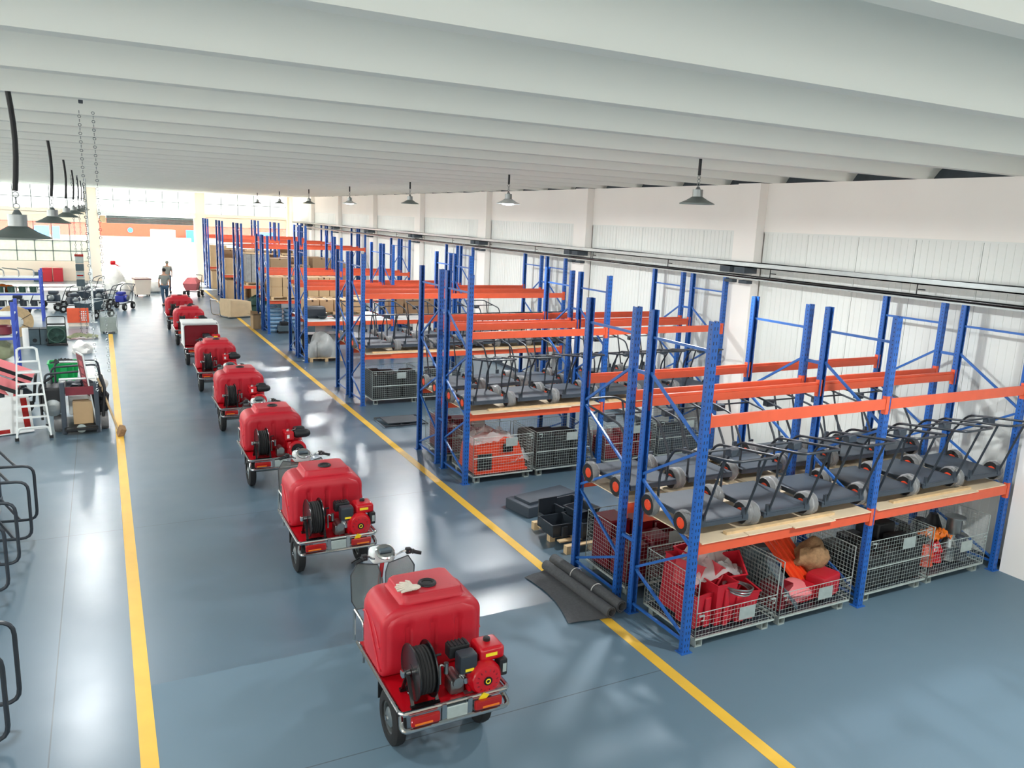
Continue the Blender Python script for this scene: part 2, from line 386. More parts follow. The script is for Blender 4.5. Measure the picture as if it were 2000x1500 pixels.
# ------------------------------------------------------------------ services along the right wall
t = thing('cable_tray', 'long pale grey cable tray running along the right wall above the racks', 'cable tray', (XR-.42, 0, 0))
part('tray', MB().box(0, .16, YF+.2, 52, 3.92, 3.94).box(0, .015, YF+.2, 52, 3.92, 4.01).box(.145, .16, YF+.2, 52, 3.92, 4.01).box(-.01, 0, YF+.2, 52, 3.955, 3.965), 'steel', t)
part('power_cable', MB().tube([(.08, y, 4.0+.01*math.sin(y*1.3)) for y in range(-3, 52)], .02, 6), 'black', t)
bk = MB().box(-.02, .3, -.14, .14, 3.80, 3.915).mesh('bracket', 'dark_grey')
for k in range(-1, 7):
    for dy in (-.2, .2): obj('bracket', bk, t, (0, BAY0+BAY*k+dy, 0))
t = thing('air_pipe', 'thin black pipe running along the right wall below the cable tray', 'pipe', (XR-.3, 0, 0))
part('pipe', MB().tube([(0, YF+.2, 3.74), (0, 52, 3.74)], .03, 10), 'black_gloss', t)
part('pipe_strip', MB().box(-.015, .015, YF+.2, 52, 3.685, 3.71), 'steel', t)
hk = MB().tube(fil([(0, 0, 3.76), (0, 0, 3.92), (0, -.22, 3.93)], .02), .009, 5).tube([(0, -.02, 3.84), (0, -.14, 3.84)], .009, 5).mesh('hanger', 'black')
for k in range(-2, 14): obj('hanger', hk, t, (0, 7.9+3.03*k, 0))
bk = MB().box(-.03, .12, -.11, .11, 3.6, 3.66).mesh('clamp', 'dark_grey')
for k in range(-1, 7):
    for dy in (-.2, .2): obj('clamp', bk, t, (0, BAY0+BAY*k+dy, 0))

# ------------------------------------------------------------------ pendant lamps
def lamp(label, x, y, zb, ztop, R, group, lit, sway=0., k_=1.):
    t = thing('pendant_lamp', label, 'lamp', (x, y, zb), 0, group)
    h = R*.42
    part('shade', MB().lathe([(R, 0), (R, .012), (R*.62, h*.52), (R*.3, h), (R*.26, h), (R*.6, h*.5), (R*.97, .0)], n=28, cap=False), 'shade_dark' if not lit else 'white_paint', t)
    part('housing', MB().cyl((0, 0, h), (0, 0, h+.10), R*.3, n=18).cyl((0, 0, h+.10), (0, 0, h+.14), R*.16, R*.08, n=14), 'steel', t)
    lk = MB()
    for i in range(3): lk.torus((0, 0, h+.17+i*.05), .024, .006, (1, 0, 0) if i % 2 else (0, 1, 0), 10, 5)
    part('chain', lk, 'steel', t)
    z0 = h+.3; z1 = ztop-zb
    part('cord', MB().tube([(sway*math.sin(4*i/8), 0, z0+(z1-z0)*i/8) for i in range(9)], .022, 8), 'black', t)
    part('bulb', MB().lathe([(.01, -.03 if lit else .01), (R*.5, -.015 if lit else .015), (R*.55, .03), (R*.3, h*.6)], n=20), 'lamp_glow' if lit else 'lamp_face', t)
    l = bpy.data.lights.new('lamp_light', 'AREA'); l.shape = 'DISK'; l.size = R*1.3; l.energy = LAMP_W*k_; l.color = (.96, .985, 1.0)
    o = bpy.data.objects.new('lamp_light', l); COL.objects.link(o); o.parent = t; o.location = (0, 0, -.04)
for k in range(-1, 7):
    q = ['nearest', 'second nearest', 'third nearest', 'fourth nearest', 'fifth nearest', 'sixth nearest', 'farthest'][k] if k >= 0 else ''
    lab = ('dark cone pendant lamp above the racks, %s of its row' % q) if k not in (1, 3) else 'pendant lamp with white glowing shade above the racks, %s of its row' % q
    if k < 0: lab = 'pendant lamp above the floor behind the camera, ' + ('far' if k == -2 else 'near') + ' one on the rack side'
    lamp(lab, 7.7, 9.18+6.05*k, 4.95, 5.86, .25, 'pendant lamps over the racks', k in (1, 3))
for k in range(-1, 7):
    q = ['nearest', 'second nearest', 'third nearest', 'fourth nearest', 'fifth nearest', 'sixth nearest', 'farthest'][k] if k >= 0 else ''
    lab = 'dark cone pendant lamp over the left side of the aisle, %s of its row' % q
    if k < 0: lab = 'pendant lamp above the camera position on the left side'
    lamp(lab, -.64, 8.25+6.05*k, 4.27, 5.8, .25, 'pendant lamps over the left of the aisle', False, .03, .55)

# ------------------------------------------------------------------ pallet racks
X0, LB, DP, GAP = 5.4954, 2.7962, .9958, .318
ROWY = [6.1164, 12.13, 18.358, 24.40, 30.60, 36.72, 42.83, 48.93]
ROWH = [3.69]*5+[4.0]*3
LEV2 = [2.70, 2.72, 2.75, 2.38, 2.36, 3.05, 3.05, 3.05]
LEV1 = 1.28
def post_mesh(h):
    w, d, t = .045, .035, .005
    poly = [(-w, -d), (w, -d), (w, d), (w-.022, d), (w-.022, d-t), (w-t, d-t), (w-t, -d+t), (-w+t, -d+t), (-w+t, d-t), (-w+.022, d-t), (-w+.022, d), (-w, d)]
    return MB().prism(poly, 0, h).mesh('post', 'blue_steel')
PM = {3.69: post_mesh(3.69), 4.0: post_mesh(4.0)}
plate_me = MB().box(-.075, .075, -.06, .06, 0, .008).cyl((.06, .045, .008), (.06, .045, .02), .01, n=6).cyl((-.06, -.045, .008), (-.06, -.045, .02), .01, n=6).mesh('base_plate', 'blue_brace')
ZIG = [(0, .17, 1, .57), (0, 1.15, 1, .60), (0, 1.22, 1, 1.70), (0, 2.30, 1, 1.77), (0, 2.37, 1, 2.97)]
def brace_mesh(z0, z1, a, b): return MB().bar((0, a, z0), (0, b, z1), .03, .026, (1, 0, 0)).mesh('brace', 'blue_brace')
BR = [brace_mesh(z0, z1, .03, DP-.03) for _, z0, _, z1 in ZIG]+[brace_mesh(.12, .12, .03, DP-.03), brace_mesh(3.38, 3.38, .03, DP-.03)]
BR4 = BR[:6]+[brace_mesh(3.7, 3.7, .03, DP-.03)]
def beam_mesh():
    w = LB/2-.048; h = .125
    poly = [(-.025, 0), (.025, 0), (.025, h-.03), (.008, h-.03), (.008, h), (-.025, h)]
    return MB().prism([(y, z) for y, z in poly], -w, w, 'x').mesh('beam', 'orange')
BM = beam_mesh()
CN = MB().box(0, .006, -.03, .03, -.06, .16).box(0, .055, -.032, -.026, -.06, .16).mesh('connector', 'orange')
RACKS = {}
def rack(row, back):
    y = ROWY[row]; h = ROWH[row]
    who = ('nearest' if row == 0 else '%s' % ORD[row])+' rack row from the camera'
    lab = 'blue and orange pallet rack, %s one of the %s' % ('rear' if back else 'front', who)
    loc = (X0, y, 0) if not back else (X0+2*LB, y+2*DP+GAP, 0)
    t = thing('pallet_rack', lab, 'rack', loc, PI if back else 0, 'blue and orange pallet racks')
    for i in range(3):
        for yy in (0, DP):
            p = obj('post', PM[h], t, (i*LB, yy, 0), (0, 0, 0 if yy == 0 else PI)); obj('base_plate', plate_me, p)
        for me in (BR4 if h > 3.9 else BR): obj('brace', me, t, (i*LB, 0, 0))
    lev = [LEV1, LEV2[row]]
    for i in range(2):
        for yy in (-.01, DP+.01):
            for z in lev:
                bm_ = obj('beam', BM, t, (i*LB+LB/2, yy, z-.125), (0, 0, 0 if yy < .5 else PI))
                for s in (-1, 1): obj('connector', CN, bm_, (s*(LB/2-.046), 0, 0), (0, 0, 0 if s > 0 else PI))
    RACKS[row, back] = t
    return t
for r in range(8):
    for bk in (False, True): rack(r, bk)
# spacers tying the back-to-back frames
sp_me = MB().box(-.015, .015, .035, GAP-.035, -.02, .02).mesh('row_spacer', 'blue_brace')
for r in range(8):
    for i in range(3):
        for z in (.9, 2.95): obj('row_spacer', sp_me, RACKS[r, False], (i*LB, DP, z))
# decking on the first level
def deck(row, back, kind):
    t = RACKS[row, back]; rnd = random.Random(row*2+back)
    for b in range(2):
        n = 4 if kind == 'ply' else 3
        for i in range(n):
            w = (LB-.12)/n; x0 = b*LB+.06+i*w
            off = rnd.choice((-.10, -.06, -.02)) if kind == 'ply' else -.02
            m = 'plywood' if kind == 'ply' else 'white_paint'
            part('deck_board', MB().box(x0+.004, x0+w-.004, off, DP+.02, LEV1+.001, LEV1+.014), m, t)
        if kind == 'ply' and row < 3:
            part('batten', MB().box(b*LB+.1+rnd.random()*.4, b*LB+1.9+rnd.random()*.6, .03, .09, LEV1+.014, LEV1+.045), 'wood', t)
for r in range(3):
    for bk in (False, True): deck(r, bk, 'ply')
deck(3, False, 'white'); deck(3, True, 'white'); deck(4, False, 'ply'); deck(4, True, 'ply')
for r in (5, 6, 7):
    for bk in (False, True): deck(r, bk, 'ply')

# ------------------------------------------------------------------ platform carts
def wheel_meshes(r=.13, w=.09):
    ty = MB().lathe([(r*.62, -w/2), (r*.93, -w/2), (r, -w*.3), (r, w*.3), (r*.93, w/2), (r*.62, w/2)], axis=(1, 0, 0), n=20).mesh('tyre', 'rubber')
    hb = MB().lathe([(r*.2, -w*.54), (r*.5, -w*.5), (r*.66, -w*.42), (r*.66, w*.42), (r*.5, w*.5), (r*.2, w*.54)], axis=(1, 0, 0), n=16)
    for i in range(5):
        a = 2*PI*i/5
        for s in (-1, 1): hb.cyl((s*w*.48, math.cos(a)*r*.36, math.sin(a)*r*.36), (s*w*.56, math.cos(a)*r*.36, math.sin(a)*r*.36), .012, n=6)
    hb = hb.mesh('hub', 'orange_plastic')
    wv = MB(); rr = random.Random(3); n = 22; vs = []
    for j in range(n):
        a = 2*PI*j/n
        for x in (-w*.62, -w*.3, w*.3, w*.62):
            k = r*(1.07+.07*rr.random()) if abs(x) < w*.5 else r*(.9+.1*rr.random())
            vs.append((x, k*math.cos(a), k*math.sin(a)))
    fs = [(j*4+i, j*4+i+1, ((j+1) % n)*4+i+1, ((j+1) % n)*4+i) for j in range(n) for i in range(3)]
    wv.add(vs, fs, True)
    return ty, hb, wv.mesh('plastic_wrap', 'clear_wrap')
TY, HB, WV = wheel_meshes()
def make_cart():
    t = thing('platform_cart', 'x', 'cart')
    # width along x, handle at -y, leaning out
    part('platform', MB().rbox(-.36, .36, -.46, .46, .165, .19, .008, 1).box(-.36, .36, -.46, -.44, .12, .17).box(-.36, .36, .44, .46, .12, .17).box(-.34, -.31, -.44, .44, .12, .165).box(.31, .34, -.44, .44, .12, .165).tube([(-.44, -.3, .14), (.44, -.3, .14)], .014, 6).tube([(-.44, .3, .14), (.44, .3, .14)], .014, 6), 'charcoal', t)
    L = [(-.30, .34, .18), (-.30, .34, .5), (-.30, .1, .86), (-.30, -.86, .98)]
    R = [(-x, y, z) for x, y, z in L]
    part('handle', MB().tube(fil(L+R[::-1], .1), .0155, 8), 'charcoal_dark', t)
    for s_ in (-1, 1):
        part('strut', MB().tube([(s_*.30, -.45, .17), (s_*.30, -.70, .955)], .0145, 8), 'charcoal_dark', t)
        part('bracket_plate', MB().box(s_*.30-.03, s_*.30+.03, -.47, -.43, .15, .27), 'charcoal', t)
    part('cross_bar', MB().tube([(-.30, -.25, .905), (.30, -.25, .905)], .012, 6), 'charcoal_dark', t)
    part('control_plate', MB().rbox(.16, .3, -.3, -.2, .82, .91, .01, 1), 'charcoal', t)
    for x in (-.43, .43):
        for y in (-.3, .3):
            w = obj('wheel', TY, t, (x, y, .14)); obj('hub', HB, w); obj('plastic_wrap', WV, w, (0, 0, 0), (random.random()*6, 0, 0))
    return t
cart0 = make_cart(); cart_used = []
def place_cart(loc, rz, label, group, rot=None):
    if not cart_used:
        cart_used.append(1); c = cart0; c.location = loc; c.rotation_euler = rot or (0, 0, rz); c['label'] = label; c['group'] = group; return c
    return dup(cart0, loc, rz, label, group, rot)
for r in range(3):
    who = 'nearest' if r == 0 else ORD[r]
    for bk in (False, True):
        y = ROWY[r]+(.52 if not bk else DP+GAP+.48)
        for i in range(6):
            if (r, bk) in ((2, True),) and i > 4: continue
            x = X0+.06+.40+.93*i
            place_cart((x, y+random.uniform(-.03, .03), LEV1+.0165), (PI if bk else 0)+random.uniform(-.03, .03),
                       'dark platform cart, %s on the %s shelf of the %s rack row' % (ORD[i]+' from aisle', 'rear' if bk else 'front', who), 'platform carts shelved on the racks')
# carts tipped on edge at the left border of the picture
tip = Matrix(((0, -1, 0), (0, 0, -1), (1, 0, 0))).to_euler()
for i, (x, y) in enumerate(((-2.12, 13.45), (-2.14, 12.75), (-2.22, 11.95), (-2.27, 11.2), (-1.98, 8.75), (-2.02, 8.2), (-2.06, 7.65))):
    w = ['farthest', 'second farthest', 'third farthest', 'fourth farthest', 'third nearest', 'second nearest', 'nearest'][i]
    c_ = place_cart((x, y, .64), 0, 'dark tubular cart tipped on its side at the left edge, %s of that row' % w, 'carts tipped on edge at the left', tip); c_.scale = (1.3, 1.3, 1.3)

# ------------------------------------------------------------------ wire mesh cages
def wires(w, h, step, r=.0016, ax='x'):
    b = MB(); n = int(round(w/step)); m = int(round(h/step))
    def q(a, z): return (a, 0, z) if ax == 'x' else (0, a, z)
    for i in range(n+1): b.tube([q(w*i/n, 0), q(w*i/n, h)], r, 4)
    for j in range(m+1): b.tube([q(0, h*j/m), q(w, h*j/m)], r*1.1, 4)
    b.tube([q(0, h), q(w, h)], .005, 6); b.tube([q(0, 0), q(w, 0)], .007, 6); b.tube([q(0, 0), q(0, h)], .007, 6); b.tube([q(w, 0), q(w, h)], .007, 6)
    return b.mesh('wire_panel', 'zinc')
CW, CD = 1.2, .94; WC = {}
def wpan(w, h, ax):
    k = (w, h, ax)
    if k not in WC: WC[k] = wires(w, h, .05, ax=ax)
    return WC[k]
foot_me = MB().box(-.05, .05, -.04, .04, 0, .012).box(-.05, -.04, -.04, .04, 0, .11).box(.04, .05, -.04, .04, 0, .11).mesh('foot', 'zinc')
base_me = MB().box(0, CW, 0, .02, .108, .135).box(0, CW, CD-.02, CD, .108, .135).box(0, .02, .02, CD-.02, .108, .135).box(CW-.02, CW, .02, CD-.02, .108, .135)
sheet_me = MB().box(.02, CW-.02, .02, CD-.02, .122, .13).mesh('floor_sheet', 'charcoal_dark')
base_me = base_me.mesh('base_frame', 'zinc')
hinge_me = MB().box(0, .07, -.02, 0, 0, .015).tube(fil([(.07, -.01, 0), (.07, -.01, -.05), (.03, -.01, -.05)], .01), .005, 5).mesh('latch', 'zinc')
def cage(label, x, y, front=.72, group='wire mesh cages under the racks', H=.72, mid=False):
    t = thing('mesh_cage', label, 'cage', (x, y, 0), 0, group)
    obj('base_frame', base_me, t); obj('floor_sheet', sheet_me, t)
    for fx in (.1, CW-.1):
        for fy in (.08, CD-.08): obj('foot', foot_me, t, (fx, fy, 0))
    o = obj('wire_panel', wpan(CW, front, 'x'), t, (0, 0, .12)); o['kind'] = 'stuff'
    o = obj('wire_panel', wpan(CW, H, 'x'), t, (0, CD, .12)); o['kind'] = 'stuff'
    for xx in (0, CW): o = obj('wire_panel', wpan(CD, H, 'y'), t, (xx, 0, .12)); o['kind'] = 'stuff'
    part('label_plate', MB().box(CW*.52, CW*.72, -.012, -.006, .12+front-.2, .12+front-.05), 'zinc', t)
    for xx in (.03, CW-.1): obj('latch', hinge_me, t, (xx, 0, .12+front-.04))
    if front > .6: part('mid_rail', MB().tube([(0, -.008, .12+front*.48), (CW, -.008, .12+front*.48)], .008, 6), 'zinc', t)
    return t
cxs = [5.62, 6.89, 8.40, 9.68]
YA = ROWY[0]-.02
cage('low-fronted wire mesh cage of red plastic parts, nearest the camera', cxs[0], YA, .32)
cage('low-fronted wire mesh cage with orange channels and a brown sack', cxs[1], YA, .32)
cage('full-height wire mesh cage of black parts in the nearest rack row', cxs[2], YA+.03, .72)
cage('wire mesh cage of mixed metal parts in the corner by the right wall', cxs[3], YA+.05, .46)
yb = ROWY[0]+DP+GAP+.02
for i, lab in enumerate(('wire mesh cage of red parts behind the dark rolled mat', 'wire mesh cage of black trays behind the nearest red cage')): cage(lab, cxs[i]+(.02 if i == 0 else 0), yb, .72)
YB_ = ROWY[1]-.06
for i, lab in enumerate(('wire mesh cage with orange hopper and torn film, second rack row', 'wire mesh cage of black parts, second rack row, beside the orange hopper', 'wire mesh cage of red orange parts, second rack row, third from the aisle', 'wire mesh cage next to the wall, second rack row')): cage(lab, cxs[i], YB_, .72)
yb2 = ROWY[1]+DP+GAP+.02
cage('wire mesh cage of dark red drums behind the orange hopper cage', cxs[0], yb2, .72)
cage('pale wire mesh cage of black parts at the aisle end, third rack row', cxs[0]+.12, ROWY[2]-.02, .72)
cage('wire mesh cage, third rack row, second from the aisle', cxs[1]+.1, ROWY[2], .72)

# ------------------------------------------------------------------ what lies in the cages
def single(name, mb, m, label, cat, loc=(0, 0, 0), rz=0, group=None, rot=None):
    o = part(name, mb, m, None, loc, rot or (0, 0, rz)); return tag(o, label, cat, group)
def hopper(w, d, h, m='red_plastic', r=.03):
    b = MB(); n = 4
    out = [(-w/2, -d/2), (w/2, -d/2), (w/2, d/2), (-w/2, d/2)]
    def ring(k, z): return [(x*k, y*k, z) for x, y in out]
    rings = [ring(.8, 0), ring(1, h), ring(1.06, h), ring(1.06, h+.012), ring(.95, h+.012), ring(.77, .02)]
    vs = [p for q in rings for p in q]; fs = [(i*4+j, i*4+(j+1) % 4, (i+1)*4+(j+1) % 4, (i+1)*4+j) for i in range(5) for j in range(4)]
    fs += [(0, 1, 2, 3), (20, 21, 22, 23)]; b.add(vs, fs); b.rbox(-w*.12, w*.12, -d/2*1.1, -d/2*.9, 0, h*.9, .02)
    return b
G1 = 'red plastic parts in the nearest cage'
for i, (x, y, z, w, h, rz, tl) in enumerate(((5.88, 6.42, .15, .42, .40, .15, 0), (6.38, 6.36, .15, .5, .36, -.2, 0), (5.92, 6.80, .15, .42, .62, .1, .15), (6.42, 6.84, .15, .5, .55, -.1, -.1), (6.16, 6.62, .50, .4, .26, .4, .5))):
    lab = ['red plastic hopper at the left front of the nearest cage', 'red plastic hopper at the right front of the nearest cage', 'tall red plastic hopper at the rear left of the nearest cage', 'tall red plastic hopper at the rear right of the nearest cage', 'tilted red plastic hopper on top in the nearest cage'][i]
    single('hopper', hopper(w, .34, h), 'red_plastic', lab, 'plastic part', (x, y, z), 0, G1, (tl*.5, tl, rz))
def crumple(w, d, h, seed, n=16):
    b = MB(); vs = []; fs = []
    for i in range(n+1):
        for j in range(n+1):
            u, v = i/n*2-1, j/n*2-1; rr = max(0, 1-(u*u+v*v)*.75)
            z = h*rr*(.6+.8*noise.noise(Vector((u*2.2, v*2.2, seed))))+.07*noise.noise(Vector((u*6, v*6, seed+5)))
            vs.append((u*w/2+.03*noise.noise(Vector((u*4, v*4, seed+9))), v*d/2, z))
    for i in range(n):
        for j in range(n): fs.append((i*(n+1)+j, (i+1)*(n+1)+j, (i+1)*(n+1)+j+1, i*(n+1)+j+1))
    return b.add(vs, fs, True)
single('plastic_bag', crumple(.8, .55, .42, 2), 'film', 'crumpled clear plastic bag on the red parts in the nearest cage', 'plastic bag', (6.2, 6.66, .62))
cb_ = MB()
for i in range(3): cb_.torus((0, 0, i*.018), .15+.01*i, .011, (0, .12*i, 1), 26, 6)
single('cable_coil', cb_, 'steel', 'grey cable coil on the red parts in the nearest cage', 'cable', (6.3, 6.22, .56), 0, None, (.15, .1, 0))
for i, (x, y, z, w, h, rz, tl, lab) in enumerate(((6.13, 6.36, .15, .3, .5, .0, .0, 'narrow red plastic hopper at the middle front of the nearest cage'), (6.14, 6.84, .15, .3, .66, .1, .0, 'narrow tall red plastic hopper at the middle rear of the nearest cage'), (6.52, 6.6, .5, .34, .24, 1.2, -.5, 'red plastic hopper lying tilted at the right of the nearest cage'), (5.84, 6.6, .52, .3, .26, .9, .4, 'red plastic hopper lying tilted at the left of the nearest cage'))):
    single('hopper', hopper(w, .34, h), 'red_plastic', lab, 'plastic part', (x, y, z), 0, G1, (tl*.5, tl, rz))
for i, (x, y, w, h, m_, lab) in enumerate(((7.1, 6.85, .36, .6, 'grey_box', 'grey sheet metal box at the rear left of the low-fronted cage'), (7.95, 6.82, .3, .42, 'black', 'black box at the rear right of the low-fronted cage'), (7.55, 6.4, .34, .2, 'red_plastic', 'red casing lying in the middle of the low-fronted cage'), (7.08, 6.36, .3, .3, 'dark_red', 'dark red casing at the left front of the low-fronted cage'))):
    single('metal_box', MB().rbox(-w/2, w/2, -.15, .15, 0, h, .02), m_, lab, 'box', (x, y, .142), .15*i-.2)
G2 = 'orange steel channels leaning in the second cage'
for i in range(5):
    p0 = Vector((7.58+.085*i, 6.28+.02*i, .16)); p1 = Vector((7.12+.13*i, 6.86, .98-.04*i))
    single('steel_channel', MB().bar(p0, p1, .09, .03), 'orange_plastic', 'orange steel channel leaning in the low-fronted cage, %s from the left' % ORD[i], 'channel', group=G2)
single('side_plate', MB().cbox if False else MB().bar((7.30, 6.22, .2), (7.02, 6.5, .72), .4, .02), 'grey_box', 'dark grey steel plate leaning beside the orange channels', 'plate')
single('sack', MB().lump((0, 0, 0), (.24, .17, .2), 4, .5, 1.6), 'burlap', 'brown patterned sack beside the orange channels', 'sack', (7.86, 6.55, .58))
single('red_casing', MB().lump((0, 0, 0), (.28, .2, .15), 9, .35, 1.4, 3), 'pink', 'pinkish red casing at the front of the low-fronted cage', 'casing', (7.3, 6.34, .28))
single('red_casing', MB().rbox(-.2, .2, -.14, .14, 0, .3, .05), 'red_plastic', 'red casing at the right of the low-fronted cage below the sack', 'casing', (7.84, 6.32, .16), .2)
def filler(label, cage_x, cage_y, m, n=6, seed=1, H=.62, names='box'):
    rnd = random.Random(seed); k = 0
    for i in range(n):
        ix, iy = i % 3, i//3
        x = cage_x+.22+ix*.38; y = cage_y+.25+iy*.44; h = H*(.6+.4*rnd.random())
        sh = MB().rbox(-.17, .17, -.19, .19, 0, h, .02, 1); sh.box(-.12, .12, -.2, .2, h*.5, h*.58)
        single('part_box', sh, m, label % (['left', 'middle', 'right'][ix], ['front', 'rear'][iy]), 'box', (x, y, .142), rnd.uniform(-.06, .06), label.split('%s')[0].strip()+' group')
filler('black moulded part at the %s %s of the third cage', cxs[2], YA+.03, 'black', 6, 3)
filler('dark red part at the %s %s of the cage behind the rolled mat', cxs[0]+.02, yb, 'dark_red', 6, 4, .7)
filler('black tray at the %s %s of the cage behind the nearest red cage', cxs[1], yb, 'charcoal_dark', 6, 5, .6)
filler('black part at the %s %s of the second cage, second rack row', cxs[1], YB_, 'black', 6, 6, .72)
filler('red part at the %s %s of the third cage, second rack row', cxs[2], YB_, 'dark_red', 6, 7, .6)
filler('grey part at the %s %s of the wall-side cage, second rack row', cxs[3], YB_, 'charcoal', 6, 8, .5)
filler('dark red drum box at the %s %s of the cage behind the orange hopper', cxs[0], yb2, 'dark_red', 6, 9, .65)
filler('black part at the %s %s of the pale cage, third rack row', cxs[0]+.12, ROWY[2]-.02, 'black', 6, 10, .72)
filler('dark part at the %s %s of the second cage, third rack row', cxs[1]+.1, ROWY[2], 'charcoal_dark', 6, 11, .7)
# corner cage: metal odds and ends
for i, (dx, dy, m, r, h) in enumerate(((.92, .2, 'charcoal', .13, .36), (1.02, .7, 'black', .14, .5), (.12, .45, 'grey_box', .1, .42), (.25, .25, 'orange_plastic', .12, .3), (.5, .3, 'red_gloss', .13, .32), (.3, .65, 'black', .16, .45), (.65, .65, 'charcoal_dark', .17, .5), (.75, .25, 'steel', .11, .38))):
    single('metal_part', MB().lathe([(r*.5, 0), (r, .03), (r*.8, h*.4), (r, h*.6), (r*.4, h)], n=14), m, ['grey flanged metal part at the right front', 'tall black flanged metal part at the right rear', 'blue-grey flanged metal part at the left', 'orange flanged metal part', 'shiny red flanged metal part', 'black flanged metal part', 'dark grey flanged metal part', 'silver flanged metal part'][i]+' in the corner cage by the wall', 'metal part', (cxs[3]+dx, YA+.05+dy, .142))
single('cable_drum', MB().lathe([(.2, 0), (.2, .02), (.1, .03), (.1, .25), (.14, .26), (.14, .28)], n=22), 'steel', 'silver flanged drum on top of the corner cage by the wall', 'drum', (cxs[3]+.98, YA+.4, .45))
single('plastic_bag', crumple(.4, .3, .12, 7), 'amber', 'yellowish plastic bag in the corner cage by the wall', 'plastic bag', (cxs[3]+.55, YA+.4, .52))
# orange hopper in the second row
t = thing('orange_hopper', 'large orange steel hopper with black openings in the second rack row cage', 'hopper', (cxs[0]+.08, YB_+.06, .142))
part('shell', MB().prism([(0, 0), (1.0, 0), (1.02, .12), (.86, .55), (.62, .62), (.3, .5), (.05, .42)], .05, .75, 'y'), 'orange_plastic', t)
part('opening', MB().box(.05, .33, .03, .05, .06, .36), 'black', t); part('vent', MB().rbox(.55, .75, .03, .06, .36, .52, .01), 'black_gloss', t)
part('base', MB().box(0, 1.04, 0, .8, 0, .04), 'orange_plastic', t)
single('plastic_bag', crumple(.95, .7, .25, 12), 'film', 'torn clear film over the orange hopper', 'plastic film', (cxs[0]+.5, YB_+.48, .68))
single('plastic_bag', crumple(.4, .3, .35, 14), 'film', 'clear film bag hanging at the right of the orange hopper', 'plastic bag', (cxs[0]+1.0, YB_+.25, .3))

# ------------------------------------------------------------------ sprayer trikes
def rrect(w, zb, zt, rtop, rbot, y, inset=0., n=6):
    x = w/2-inset; a = zb+inset; c = zt-inset; rt_ = max(rtop-inset*.3, .02); rb = max(rbot-inset*.3, .01); P = []
    for cx, cz, r, a0 in ((x-rb, a+rb, rb, -90), (x-rt_, c-rt_, rt_, 0), (-x+rt_, c-rt_, rt_, 90), (-x+rb, a+rb, rb, 180)):
        for i in range(n+1):
            t = math.radians(a0+90*i/n); P.append((cx+r*math.cos(t), y, cz+r*math.sin(t)))
    return P
def trike_wheel(t, x, y, r=.25, w=.11):
    o = part('rear_wheel' if y < .5 else 'front_wheel', MB().lathe([(r*.58, -w*.3), (r*.6, -w/2), (r*.86, -w/2), (r*.97, -w*.36), (r, 0), (r*.97, w*.36), (r*.86, w/2), (r*.6, w/2), (r*.58, w*.3), (r*.58, -w*.3)], axis=(1, 0, 0), n=28, cap=False), 'rubber', t, (x, y, r))
    rim = MB().lathe([(r*.6, -w*.34), (r*.52, -w*.3), (r*.5, 0), (r*.52, w*.3), (r*.6, w*.34)], axis=(1, 0, 0), n=24, cap=False).lathe([(.05, -w*.5), (.09, -w*.3), (.09, w*.3), (.05, w*.5)], axis=(1, 0, 0), n=14)
    for i in range(6):
        a = 2*PI*i/6; rim.bar((0, .06*math.cos(a), .06*math.sin(a)), (0, r*.56*math.cos(a), r*.56*math.sin(a)), .03, .025)
    part('rim', rim, 'steel', o); part('axle_nut', MB().cyl((-w*.62, 0, 0), (-w*.45, 0, 0), .025, n=6), 'chrome', o)
